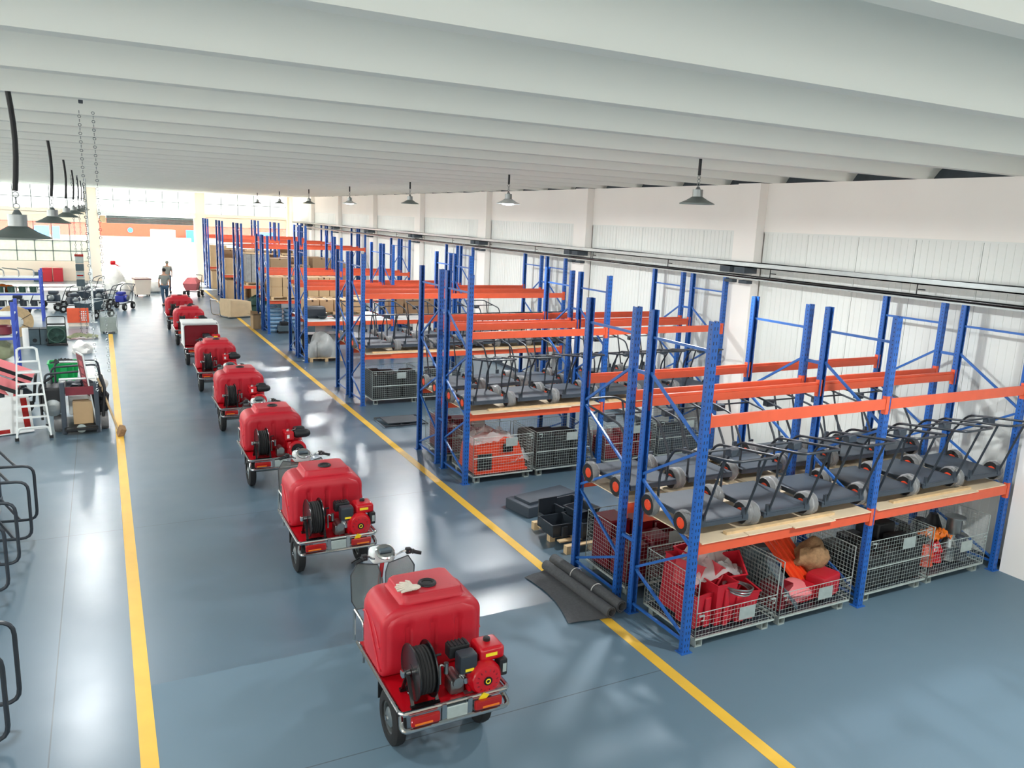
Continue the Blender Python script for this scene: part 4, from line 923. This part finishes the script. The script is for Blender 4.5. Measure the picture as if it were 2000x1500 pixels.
part('flap', MB().bar((-.15, 0, .55), (-.26, 0, .6), .3, .008, (0, 0, 1)).bar((0, -.15, .55), (0, -.24, .62), .3, .008, (0, 0, 1)).bar((0, .15, .55), (.02, .2, .68), .3, .008, (0, 1, 0)), 'carton', t)
def barrow(label, x, y, rz, body='charcoal', hop=None, group='small motor barrows on the left', s=1.):
    t = thing('motor_barrow', label, 'barrow', (x, y, 0), rz, group); t.scale = (s, s, s)
    part('frame', MB().tube(fil([(-.3, -.6, .3), (-.3, .6, .3), (.3, .6, .3), (.3, -.6, .3)], .06), .02, 7, True), 'black', t)
    part('handle', MB().tube(fil([(-.28, -.5, .3), (-.28, -.75, .95), (-.24, -1.05, 1.05), (.24, -1.05, 1.05), (.28, -.75, .95), (.28, -.5, .3)], .08), .018, 7).tube([(-.27, -.7, .8), (.27, -.7, .8)], .014, 6), 'charcoal_dark', t)
    e = part('engine', MB().rbox(-.2, .2, -.35, .1, .32, .62, .05).cyl((-.28, -.12, .5), (-.2, -.12, .5), .14, n=18).rbox(-.15, .18, -.3, .05, .64, .78, .04), body, t)
    part('flywheel', MB().lathe([(.13, 0), (.11, .03), (.04, .05)], (-.28, -.12, .5), (-1, 0, 0), 18), 'steel', e)
    for sx in (-1, 1):
        for yy in (-.42, .42):
            w = part('wheel', MB().lathe([(.09, -.05), (.15, -.05), (.16, 0), (.15, .05), (.09, .05)], axis=(1, 0, 0), n=18), 'rubber', t, (sx*.36, yy, .16))
            part('hub', MB().lathe([(.03, -.06), (.09, -.045), (.09, .045), (.03, .06)], axis=(1, 0, 0), n=14), 'white_paint', w)
    if hop:
        part('tub', MB().loft([[(-.25, -.02, .36), (.25, -.02, .36), (.25, .62, .36), (-.25, .62, .36)], [(-.36, -.1, .8), (.36, -.1, .8), (.36, .8, .72), (-.36, .8, .72)], [(-.2, .1, 1.02), (.2, .1, 1.02), (.2, .5, 1.0), (-.2, .5, 1.0)]] if hop == 'pink' else [[(-.25, -.02, .36), (.25, -.02, .36), (.25, .62, .36), (-.25, .62, .36)], [(-.34, -.1, .72), (.34, -.1, .72), (.34, .8, .66), (-.34, .8, .66)]]), hop, t)
    return t
barrow('pinkish red tub barrow parked at the far end by the racks', 4.2, 44.7, PI*.9, 'charcoal', 'pink', None)
barrow('dark motor barrow at the far left, next to the red boxes', -2.1, 39.8, 1.3)
barrow('dark motor barrow with silver engine beside the orange board', -1.3, 38.6, 1.9)
barrow('motor barrow with a grey tub behind the mesh basket', -.35, 36.4, 2.4, 'grey_box', 'grey_box')
barrow('motor barrow at the column foot, far left', -1.0, 44.2, 2.0, 'steel')
barrow('blue-engined motor barrow by the column', .62, 39.2, 2.7, 'blue_engine', None)
barrow('motor barrow with dark tub left of the blue-engined one', -.25, 40.6, 1.2, 'charcoal', 'charcoal')
barrow('motor barrow under the far blue shelves, wheels toward the aisle', -3.3, 38.0, 1.6)
# white-grey waste bin trolley
t = thing('bin_trolley', 'beige rectangular bin trolley with dark rim at the far doorway', 'trolley', (1.75, 45.0, 0), .15)
part('bin', MB().loft([[(-.33, -.3, .1), (.33, -.3, .1), (.33, .3, .1), (-.33, .3, .1)], [(-.4, -.36, .9), (.4, -.36, .9), (.4, .36, .9), (-.4, .36, .9)]]), 'beige', t)
part('rim', MB().tube([(-.41, -.37, .9), (.41, -.37, .9), (.41, .37, .9), (-.41, .37, .9)], .03, 6, True), 'maroon', t)
for x in (-.28, .28):
    for y in (-.24, .24): part('castor', MB().cyl((x-.02, y, .05), (x+.02, y, .05), .05, n=12).box(x-.015, x+.015, y-.015, y+.015, .05, .11), 'black', t)
part('push_bar', MB().tube(fil([(.3, .38, .8), (.3, .44, 1.25), (-.1, .44, 1.25)], .06), .018, 7), 'charcoal_dark', t)
# film-covered machine with red cap and bags
t = thing('covered_machine', 'white film-covered machine with a bright red top by the far doorway', 'machine', (.5, 46.2, 0))
part('cover', MB().lump((0, 0, .6), (.48, .42, .95), 8, .3, 1.3, 3, .0), 'white_bag', t); part('red_top', MB().rbox(-.14, .12, -.12, .12, 1.5, 1.72, .06).bar((.08, 0, 1.56), (.3, -.1, 1.44), .2, .05), 'red_gloss', t)
part('frame', MB().tube([(.5, -.2, 0), (.5, -.2, 1.2), (1.0, -.2, 1.2), (1.0, -.2, 0)], .015, 6), 'white_paint', t)
for i, (x, y, r, h) in enumerate(((1.05, 47.2, .45, .42), (2.35, 47.0, .5, .34), (.85, 45.2, .35, .4))):
    single('white_sack', MB().lump((0, 0, h*.7), (r, r*.7, h), 20+i, .35, 1.5, 3, .0), 'white_bag', ['white sack beside the covered machine', 'low white sack right of the bin trolley', 'small white sack in front of the covered machine'][i], 'sack', (x, y, 0), 0, 'white sacks at the far doorway')

# ------------------------------------------------------------------ left side of the hall
# step ladder
t = thing('step_ladder', 'white aluminium step ladder standing on the left', 'ladder', (-1.38, 17.5, 0), .1)
sd = MB()
for s in (-1, 1): sd.bar((s*.29, 0, .03), (s*.17, .42, 1.74), .05, .03).bar((s*.27, .95, .03), (s*.17, .46, 1.72), .035, .025)
part('side_rails', sd, 'white_paint', t)
part('top_hoop', MB().tube(fil([(-.17, .42, 1.5), (-.17, .43, 1.76), (.17, .43, 1.76), (.17, .42, 1.5)], .09), .022, 8), 'white_paint', t)
for i in range(7):
    k = (i+1)/8.; x = .29-.12*k; part('rung', MB().box(-x, x, .42*k-.04, .42*k+.05, 1.71*k-.012, 1.71*k+.012), 'white_paint', t)
for i in range(3):
    k = .15+.3*i; x = .27-.1*k; part('rear_stay', MB().tube([(-x, .95-.49*k, 1.69*k), (x, .95-.49*k, 1.69*k)], .01, 6), 'white_paint', t)
part('lower_brace', MB().tube(fil([(-.28, .03, .12), (-.24, .02, .24), (.24, .02, .24), (.28, .03, .12)], .06), .022, 7), 'white_paint', t)
for s in (-1, 1):
    part('foot', MB().box(s*.29-.035, s*.29+.035, -.03, .03, 0, .06), 'black', t); part('foot', MB().box(s*.27-.03, s*.27+.03, .92, .98, 0, .06), 'black', t)
# machine frame with engine
t = thing('engine_rig', 'black tubular machine rig with silver engine beside the ladder', 'machine', (-.56, 17.75, 0))
for s in (-1, 1): part('upright', MB().rbox(s*.3-.045, s*.3+.045, -.05, .05, 0, 1.06, .012, 1), 'charcoal', t)
part('base', MB().rbox(-.28, .28, -.07, .12, .04, .16, .02).box(-.3, .3, -.2, .9, .1, .14), 'black', t)
part('base_lamp', MB().lathe([(.09, 0), (.08, .015), (.01, .02)], (.0, -.072, .11), (0, -1, 0), 16), 'zinc', t)
part('roll_bars', MB().tube(fil([(-.6, .2, .4), (-.6, .25, 1.2), (.0, .3, 1.22)], .1), .022, 7).tube(fil([(-.5, .5, .5), (-.5, .55, 1.28), (.35, .6, 1.3), (.42, .7, .5)], .12), .022, 7).tube(fil([(-.45, .9, .5), (-.45, .95, 1.32), (.35, 1.0, 1.32), (.42, 1.0, .5)], .12), .022, 7), 'charcoal_dark', t)
part('top_bars', MB().tube([(-.35, .15, 1.1), (.3, .15, 1.1)], .02, 7).tube([(-.35, .75, 1.35), (.3, .75, 1.33)], .015, 7), 'white_paint', t)
e = part('engine', MB().rbox(-.68, -.3, .05, .6, .45, .95, .06), 'black', t); part('flywheel_cover', MB().lathe([(.18, 0), (.17, .04), (.08, .07), (.05, .07)], (-.48, .05, .55), (0, -1, 0), 24), 'steel', e)
part('fins', MB().box(-.36, -.24, .1, .3, .8, 1.05).box(-.36, -.24, .34, .5, .8, 1.05), 'steel', e)
part('pale_tank', MB().rbox(-.22, .2, .35, .8, .3, .75, .04), 'white_paint', t); part('side_engine', MB().lump((.36, .35, .62), (.16, .22, .3), 77, .5, 2.5, 3), 'black', t); part('lower_engine', MB().lump((-.05, .55, .85), (.3, .2, .16), 78, .5, 2.5, 3), 'charcoal_dark', t)
part('red_plate', MB().box(-.25, .28, .05, .08, .78, .95), 'maroon', t)
part('side_tube', MB().tube(fil([(-.68, .1, .3), (-.7, .1, 1.0), (-.45, .3, 1.15)], .1), .025, 7).tube(fil([(.4, .1, .3), (.46, .15, .9), (.4, .4, 1.1)], .1), .03, 7), 'black', t)
for s in (-1, 1):
    w = part('wheel', MB().lathe([(.09, -.07), (.17, -.07), (.18, 0), (.17, .07), (.09, .07)], axis=(1, 0, 0), n=20), 'rubber', t, (s*.42, .25, .18)); part('wrap', MB().lathe([(.05, -.08), (.185, -.07), (.185, .07), (.05, .08)], axis=(1, 0, 0), n=14), 'clear_wrap', w)
carton('cardboard carton standing on the black machine frame', -.52, 17.98, .165, .36, .3, .46, 'carton', 0, None, False)
t = thing('green_crate', 'green plastic crate on top of the machine behind the ladder', 'crate', (-.92, 20.6, .56))
part('shell', hopper(.62, .5, .42), 'green_plastic', t); part('ribs', MB().box(-.2, -.17, -.28, -.25, .05, .4).box(.17, .2, -.28, -.25, .05, .4), 'green_plastic', t); part('black_lining', crumple(.55, .45, .12, 31), 'black', t, (0, 0, .38)); 
single('support_stand', MB().box(-.35, .35, -.3, .3, .5, .55).box(-.33, -.28, -.28, -.23, 0, .5).box(.28, .33, -.28, -.23, 0, .5).box(-.33, -.28, .23, .28, 0, .5).box(.28, .33, .23, .28, 0, .5), 'charcoal', 'dark steel stand carrying the green crate', 'stand', (-.92, 20.6, 0))
single('white_sack', MB().lump((0, 0, .3), (.3, .25, .3), 41, .3, 1.5, 3, 0), 'white_bag', 'white bag behind the black machine frame', 'sack', (-.35, 21.2, 0))
t = thing('sign_board', 'narrow white sign board with maroon half leaning on the machine frame', 'sign', (-.30, 17.95, 0), 0, None, (0, 0, .0))
brd = MB().bar((.02, -.15, .02), (-.08, .25, 1.62), .02, .62, (.9, .4, 0)); part('board', MB().prism([(0, 0), (.55, 0), (.55, 1.6), (0, 1.6)], -.012, .012, 'x'), 'white_paint', t, (.03, -.1, .01), (0, -.12, .25))
part('maroon_print', MB().prism([(.03, .72), (.52, .72), (.52, 1.57), (.03, 1.57)], -.016, -.0125, 'x'), 'maroon', t, (.03, -.1, .01), (0, -.12, .25))
lt = MB()
for r_ in range(3):
    for c_ in range(4): lt.prism([(.12+.09*r_, .85+.16*c_), (.17+.09*r_, .85+.16*c_), (.17+.09*r_, .97+.16*c_), (.12+.09*r_, .97+.16*c_)], -.018, -.0162, 'x')
part('white_lettering', lt, 'pink', t, (.03, -.1, .01), (0, -.12, .25))
single('wood_prop', MB().bar((.12, -.1, .02), (-.2, .35, 1.05), .03, .03), 'wood', 'thin wooden stick leaning against the machine frame onto the yellow line', 'stick', (-.02, 17.75, 0))
single('brush_head', MB().rbox(-.06, .06, -.1, .1, 0, .2, .02), 'burlap', 'brown brush head at the foot of the wooden stick', 'brush', (.12, 17.3, 0), .3, None, (.3, .3, .2))
# printed cartons and pink chutes
for i, (x, y, z, rz, rx) in enumerate(((-1.72, 18.0, .02, .3, -.35), (-1.98, 18.7, .02, -.3, -.2))):
    t = thing('printed_carton', 'white carton with magenta print leaning behind the ladder' if i == 0 else 'white carton with magenta stripe at the left edge behind the ladder', 'box', (x, y, z), 0, None, (rx, 0, rz))
    part('panel', MB().box(-.32, .32, 0, .05, 0, .75), 'white', t); part('print', MB().box(.16, .27, -.004, 0, .1, .7).box(-.3, -.1, -.004, 0, .02, .1), 'red_plastic' if i else 'tail_red', t)
for i, (x, y) in enumerate(((-1.95, 20.2), (-2.15, 18.9))):
    t = thing('chute_machine', 'black machine with a pink sloping chute, %s one at the left' % ('farther' if i == 0 else 'nearer'), 'machine', (x, y, 0))
    part('chute', MB().bar((-.5, 0, 1.15), (.42, 0, .72), .34, .02, (0, -.8, .6)), 'pink', t); part('chute_sides', MB().bar((-.5, -.17, 1.14), (.42, -.17, .71), .02, .08, (0, 0, 1)).bar((-.5, .17, 1.14), (.42, .17, .71), .02, .08, (0, 0, 1)), 'black', t)
    part('body', MB().lump((-.05, 0, .42), (.35, .25, .3), 60+i, .5, 2.4, 3, .12), 'charcoal_dark', t); part('frame', MB().tube(fil([(.4, -.2, .12), (.48, -.2, .8), (.48, .2, .8), (.4, .2, .12)], .06), .02, 7).tube([(-.4, -.22, .12), (.4, -.22, .12)], .02, 6).tube([(-.4, .22, .12), (.4, .22, .12)], .02, 6), 'black', t)
    for sx in (-.3, .3): part('wheel', MB().lathe([(.05, -.04), (.12, -.04), (.12, .04), (.05, .04)], axis=(0, 1, 0), n=16), 'rubber', t, (sx, -.24, .12))
# blue shelf racks
def blue_shelf(label, x, y, w, d, h, levels, far):
    t = thing('shelf_rack', label, 'shelf', (x, y, 0), 0, 'blue light-duty shelves')
    for xx in (0, -w):
        for yy in (0, d): part('post', MB().rbox(xx-.04, xx+.04, yy-.03, yy+.03, 0, h, .006, 1), 'blue_shelf', t)
    for z in levels:
        part('shelf_board', MB().box(-w, 0, -.02, d+.02, z, z+.035), 'white_paint', t)
        for yy in (0, d): part('shelf_beam', MB().box(-w, 0, yy-.02, yy+.02, z-.07, z), 'blue_shelf', t)
    for zz in [.3+.45*i for i in range(4)]:
        for xx in (0, -w): part('strut', MB().bar((xx, 0, zz), (xx, d, zz+.2), .02, .02), 'blue_shelf', t)
    return t
blue_shelf('blue shelf rack at the left edge, nearer one with grey sacks', -2.17, 24.24, 2.2, .9, 1.98, [.35, 1.05, 1.6], 0)
blue_shelf('blue shelf rack with rows of small bins, farther one at the left', -2.18, 35.6, 3.2, .9, 1.99, [.55, 1.08, 1.66], 1)
single('green_sack', MB().lump((0, 0, .3), (.5, .3, .42), 71, .35, 1.6, 3, 0.), 'tarp', 'pale green sack on the lowest shelf of the nearer blue rack', 'sack', (-2.75, 24.7, .386))
single('red_drum', MB().lathe([(.1, 0), (.16, .03), (.16, .22), (.1, .26)], n=16), 'maroon', 'dark red canister on the middle shelf of the nearer blue rack', 'canister', (-2.4, 24.5, 1.086))
single('fan_blade', MB().bar((-.2, 0, .05), (.2, 0, .2), .08, .015).bar((-.1, 0, .22), (.12, 0, .03), .08, .015), 'white', 'white fan blades on the middle shelf of the nearer blue rack', 'fan blade', (-2.75, 24.4, 1.086))
for lv in range(2):
    for i in range(8):
        t = thing('small_bin', 'small dark bin on the %s shelf of the farther blue rack, %s from the aisle' % (['middle', 'upper'][lv] if False else ['lower', 'middle'][lv], ORD[i]), 'bin', (-2.42-.36*i, 35.72, [.586, 1.116][lv]), 0, 'small bins on the farther blue rack')
        part('tub', hopper(.3, .3, .2), 'green_dark' if lv else 'charcoal_dark', t); part('label_strip', MB().box(.1, .13, -.165, -.155, .0, .2), 'white', t)
for i in range(4): single('bent_tube', MB().tube(fil([(0, 0, 0), (.02, 0, .25), (-.5, .05, .32), (-.55, .3, .32), (0, .3, .25), (.02, .3, 0)], .08), .014, 6), 'steel', 'bent grey tube on top of the farther blue rack, %s from the aisle' % ORD[i], 'tube', (-2.4-.5*i, 35.75, 1.71), 0, 'handle tubes on the farther blue rack')
single('orange_cloth', MB().lump((0, 0, .1), (.4, .25, .18), 80, .3, 2, 3, 0.), 'amber', 'yellow-orange bundle on the middle shelf of the farther blue rack', 'bundle', (-3.4, 36.1, 1.117))
# cable drum
t = thing('cable_drum', 'wooden cable drum standing on edge by the blue shelves', 'cable drum', (-2.78, 31.6, .52), .35)
for s in (-1, 1):
    f = part('flange', MB().lathe([(.14, 0), (.52, 0), (.52, .04), (.14, .04)], (0, s*.2-.02, 0), (0, 1, 0), 30), 'wood', t)
    for i in range(6):
        a = PI/6+i*PI/3; part('strap', MB().bar((.14*math.cos(a), s*.2-(.025 if s < 0 else -.025), .14*math.sin(a)), (.5*math.cos(a), s*.2-(.025 if s < 0 else -.025), .5*math.sin(a)), .03, .012), 'charcoal_dark', f)
part('core', MB().cyl((0, -.18, 0), (0, .18, 0), .2, n=24), 'charcoal', t); part('hub_plate', MB().lathe([(.2, 0), (.17, .015), (.06, .015), (.05, 0)], (0, -.225, 0), (0, -1, 0), 20), 'white_paint', t)
# bins, fan, boards
for i in range(2):
    t = thing('grey_bin', 'dark grey bin with round hole, %s of the pair beside the radiator fan' % ('left' if i == 0 else 'right'), 'bin', (-2.12+.36*i, 29.75, 0), 0, 'pair of grey bins')
    part('shell', MB().rbox(-.17, .17, -.2, .2, 0, .52, .015, 1), 'grey_box', t); part('hole', MB().cyl((.03, -.205, .15), (.03, -.2, .15), .065, n=18), 'black', t); part('lip', MB().box(-.175, .175, -.205, .205, .5, .525), 'charcoal_dark', t)
single('white_tube', MB().lathe([(.09, 0), (.09, .6), (.07, .6), (.07, .02)], n=18), 'white', 'white roll standing beside the dark grey bins', 'roll', (-2.32, 29.3, 0))
t = thing('radiator_fan', 'dark green radiator fan on a black hooped frame', 'fan', (-1.45, 29.3, 0))
part('frame', MB().tube(fil([(-.26, 0, .02), (-.26, .05, .95), (.26, .05, .95), (.26, 0, .02)], .08), .015, 7).tube([(-.26, .04, .7), (.26, .04, .7)], .03, 7).box(-.3, .3, -.1, .2, .02, .06), 'black', t)
fn = MB().torus((0, -.05, .35), .24, .03, (0, 1, 0), 26, 8).cyl((0, -.06, .35), (0, 0, .35), .07, n=14)
for i in range(5):
    a = 2*PI*i/5; fn.bar((.05*math.cos(a), -.03, .35+.05*math.sin(a)), (.22*math.cos(a), -.03, .35+.22*math.sin(a)), .1, .012)
part('fan', fn, 'green_dark', t); part('shroud', MB().rbox(-.28, .28, .0, .12, .07, .64, .05), 'green_dark', t)
t = thing('orange_board', 'orange sign board on a pale crate in the left background', 'sign', (-.93, 33.8, 0))
part('crate', MB().rbox(-.33, .33, 0, .4, 0, .15, .01), 'beige', t); part('board', MB().box(-.36, .36, -.02, .02, .15, .70), 'orange', t)
lt = MB()
for r_ in range(3):
    for c_ in range(5): lt.box(.10+.07*r_, .145+.07*r_, -.026, -.0205, .22+.08*c_, .27+.08*c_)
part('white_characters', lt, 'white', t); part('fold_line', MB().box(.02, .03, -.024, -.02, .15, .70), 'fascia', t)
single('green_tarp', crumple(.95, .35, .16, 51), 'tarp', 'olive green tarp lying on the floor below the orange board', 'tarp', (-.75, 30.7, .06))
single('white_sack', MB().lump((0, 0, .12), (.28, .24, .26), 52, .35, 1.8, 3, 0.), 'white_bag', 'white bag on the floor between the tarp and the green crate', 'sack', (-.72, 27.6, 0))
# mesh basket
t = thing('mesh_basket', 'grey wire mesh basket standing at the end of the left yellow line', 'basket', (-.2, 31.75, 0), -.02)
for nm, w_, ax, l_ in (('a', .55, 'x', (0, 0, .08)), ('b', .55, 'x', (0, 1.0, .08)), ('c', 1.0, 'y', (0, 0, .08)), ('d', 1.0, 'y', (.55, 0, .08))):
    o = obj('wire_panel', wpan(w_, .6, ax), t, l_); o['kind'] = 'stuff'
part('liner', MB().box(.02, .53, .02, .03, .1, .6).box(.02, .53, .02, .98, .09, .1), 'zinc', t)
for x in (.04, .51):
    for y in (.05, .95): part('foot', MB().box(x-.03, x+.03, y-.03, y+.03, 0, .08), 'zinc', t)
t = thing('chain_hoist', 'thin chain hoist hanging from the ceiling at the left', 'hoist', (-.10, 9.06, 0))
part('hook_plate', MB().rbox(-.02, .02, -.02, .02, 5.54, 5.6, .006).box(-.01, .01, -.01, .01, 5.66, 6.0), 'charcoal', t)
lk = MB()
for x, z0, z1 in ((-.02, 2.7, 5.52), (.10, 2.9, 5.5)):
    n = int((z1-z0)/.04)
    for i in range(n): lk.torus((x, 0, z0+i*.04), .013, .0035, (1, 0, 0) if i % 2 else (0, 1, 0), 8, 4)
o = part('chain', lk, 'steel', t); o['kind'] = 'stuff'
t = thing('hoist_block', 'grey stacked hoist block hanging on chains before the far windows', 'hoist', (-.72, 32.0, 0))
for i, m_ in enumerate(('zinc', 'grey_box', 'zinc', 'grey_box')): part('block', MB().rbox(-.13, .13, -.12, .12, 2.5-.27*i, 2.74-.27*i, .02), m_, t); 
part('red_band', MB().box(-.14, .14, -.13, .13, 2.74, 2.82).box(-.1, .1, -.125, -.12, 2.05, 2.1), 'tail_red', t)
lk = MB()
for x in (-.08, .1):
    for i in range(38): lk.torus((x, 0, 2.84+i*.075), .028, .007, (1, 0, 0) if i % 2 else (0, 1, 0), 8, 4)
    for i in range(22): lk.torus((x, -.2, .05+i*.075), .028, .007, (1, 0, 0) if i % 2 else (0, 1, 0), 8, 4)
o = part('chain', lk, 'charcoal', t); o['kind'] = 'stuff'
single('white_post', MB().cyl((0, 0, 0), (0, 0, 5.5), .035, n=12).box(-.12, .12, -.12, .12, 0, .01).box(-.06, .06, -.06, -.03, 1.7, 2.1), 'white_paint', 'slender white steel post from floor to ceiling before the far windows', 'post', (-.42, 34.9, 0))
# wall boxes
for i, (x, m_) in enumerate(((-2.9, 'red_plastic'), (-2.35, 'red_plastic'), (-3.35, 'grey_box'))):
    t = thing('storage_crate', ['red storage crate at the back wall, left of two', 'red storage crate at the back wall, right of two', 'blue-grey storage crate at the back wall'][i], 'crate', (x, 53.7, 0)); part('shell', MB().rbox(-.25, .25, -.2, .2, 0, .75 if i < 2 else .5, .02), m_, t); part('lid', MB().rbox(-.26, .26, -.21, .21, .75 if i < 2 else .5, .79 if i < 2 else .54, .01), m_, t)

# ------------------------------------------------------------------ people
def skin_mesh(name, joints, edges, m, parent, lev=2):
    me = bpy.data.meshes.new(name); me.from_pydata([j[:3] for j in joints], edges, []); me.update(); me.materials.append(MATS[m])
    o = obj(name, me, parent); o.modifiers.new('skin', 'SKIN')
    for v, j in zip(me.skin_vertices[0].data, joints): v.radius = (j[3], j[4] if len(j) > 4 else j[3])
    me.skin_vertices[0].data[0].use_root = True
    sm = o.modifiers.new('sub', 'SUBSURF'); sm.levels = lev; sm.render_levels = lev
    o.modifiers['skin'].use_smooth_shade = True
    return o
def person(label, x, y, rz, stride, shirt, trousers, hairy, h=1.72):
    t = thing('person', label, 'person', (x, y, 0), rz); s = h/1.72; t.scale = (s, s, s)
    J = [(0, 0, .93, .13, .10), (0, 0, 1.15, .14, .10), (0, .01, 1.36, .15, .10), (0, 0, 1.48, .055), (0, .01, 1.55, .06), (0, .02, 1.62, .08, .095), (0, .015, 1.69, .06, .07),
         (.10, 0, .88, .085), (.11, stride*.35, .48, .058), (.11, stride*.2-.05*abs(stride), .09, .042), (.12, stride*.2+.12, .045, .042, .035),
         (-.10, 0, .88, .085), (-.11, -stride*.3, .48, .058), (-.11, -stride*.75, .12, .042), (-.12, -stride*.75+.13, .05, .042, .035),
         (.18, 0, 1.40, .06), (.23, -stride*.1, 1.14, .042), (.22, .02-stride*.1, .92, .033), (.22, .04-stride*.1, .83, .035, .02),
         (-.18, 0, 1.40, .06), (-.23, stride*.1, 1.14, .042), (-.22, .05+stride*.1, .92, .033), (-.22, .08+stride*.1, .83, .035, .02)]
    E = [(0, 1), (1, 2), (2, 3), (3, 4), (4, 5), (5, 6), (0, 7), (7, 8), (8, 9), (9, 10), (0, 11), (11, 12), (12, 13), (13, 14), (2, 15), (15, 16), (16, 17), (17, 18), (2, 19), (19, 20), (20, 21), (21, 22)]
    skin_mesh('body', J, E, 'skin', t)
    def grow(idx, k): return [tuple(J[i][:3])+tuple(r*k for r in J[i][3:]) for i in idx]
    si = [0, 1, 2, 15, 16, 19, 20]; mp = {a: i for i, a in enumerate(si)}
    SJ = [list(q) for q in grow(si, 1.22)]; SJ[0][2] = .90
    for a in (16, 20): SJ[mp[a]][2] = 1.2
    skin_mesh('shirt', [tuple(q) for q in SJ], [(0, 1), (1, 2), (2, 3), (3, 4), (2, 5), (5, 6)], shirt, t)
    ti = [0, 7, 8, 9, 11, 12, 13]; skin_mesh('trousers', grow(ti, 1.2), [(0, 1), (1, 2), (2, 3), (0, 4), (4, 5), (5, 6)], trousers, t)
    if hairy: part('hair', MB().lump((0, -.005, 1.675), (.092, .108, .085), 3, .08, 2, 3), 'hair', t)
    else: part('hair', MB().lump((0, -.02, 1.66), (.088, .095, .08), 3, .05, 2, 3), 'shirt_grey', t)
    for i, sx in ((10, 1), (14, -1)): part('shoe', MB().rbox(J[i][0]-.05, J[i][0]+.05, J[i][1]-.15, J[i][1]+.1, max(0, J[i][2]-.045), J[i][2]+.05, .03), 'black', t)
person('person in grey t-shirt and blue trousers walking away down the aisle', 2.54, 40.5, .1, .45, 'shirt_grey', 'trousers_blue', True)
person('person in grey t-shirt farther off near the doorway, short grey hair', 3.08, 46.4, -.1, .3, 'shirt_grey', 'trousers_blue', False)
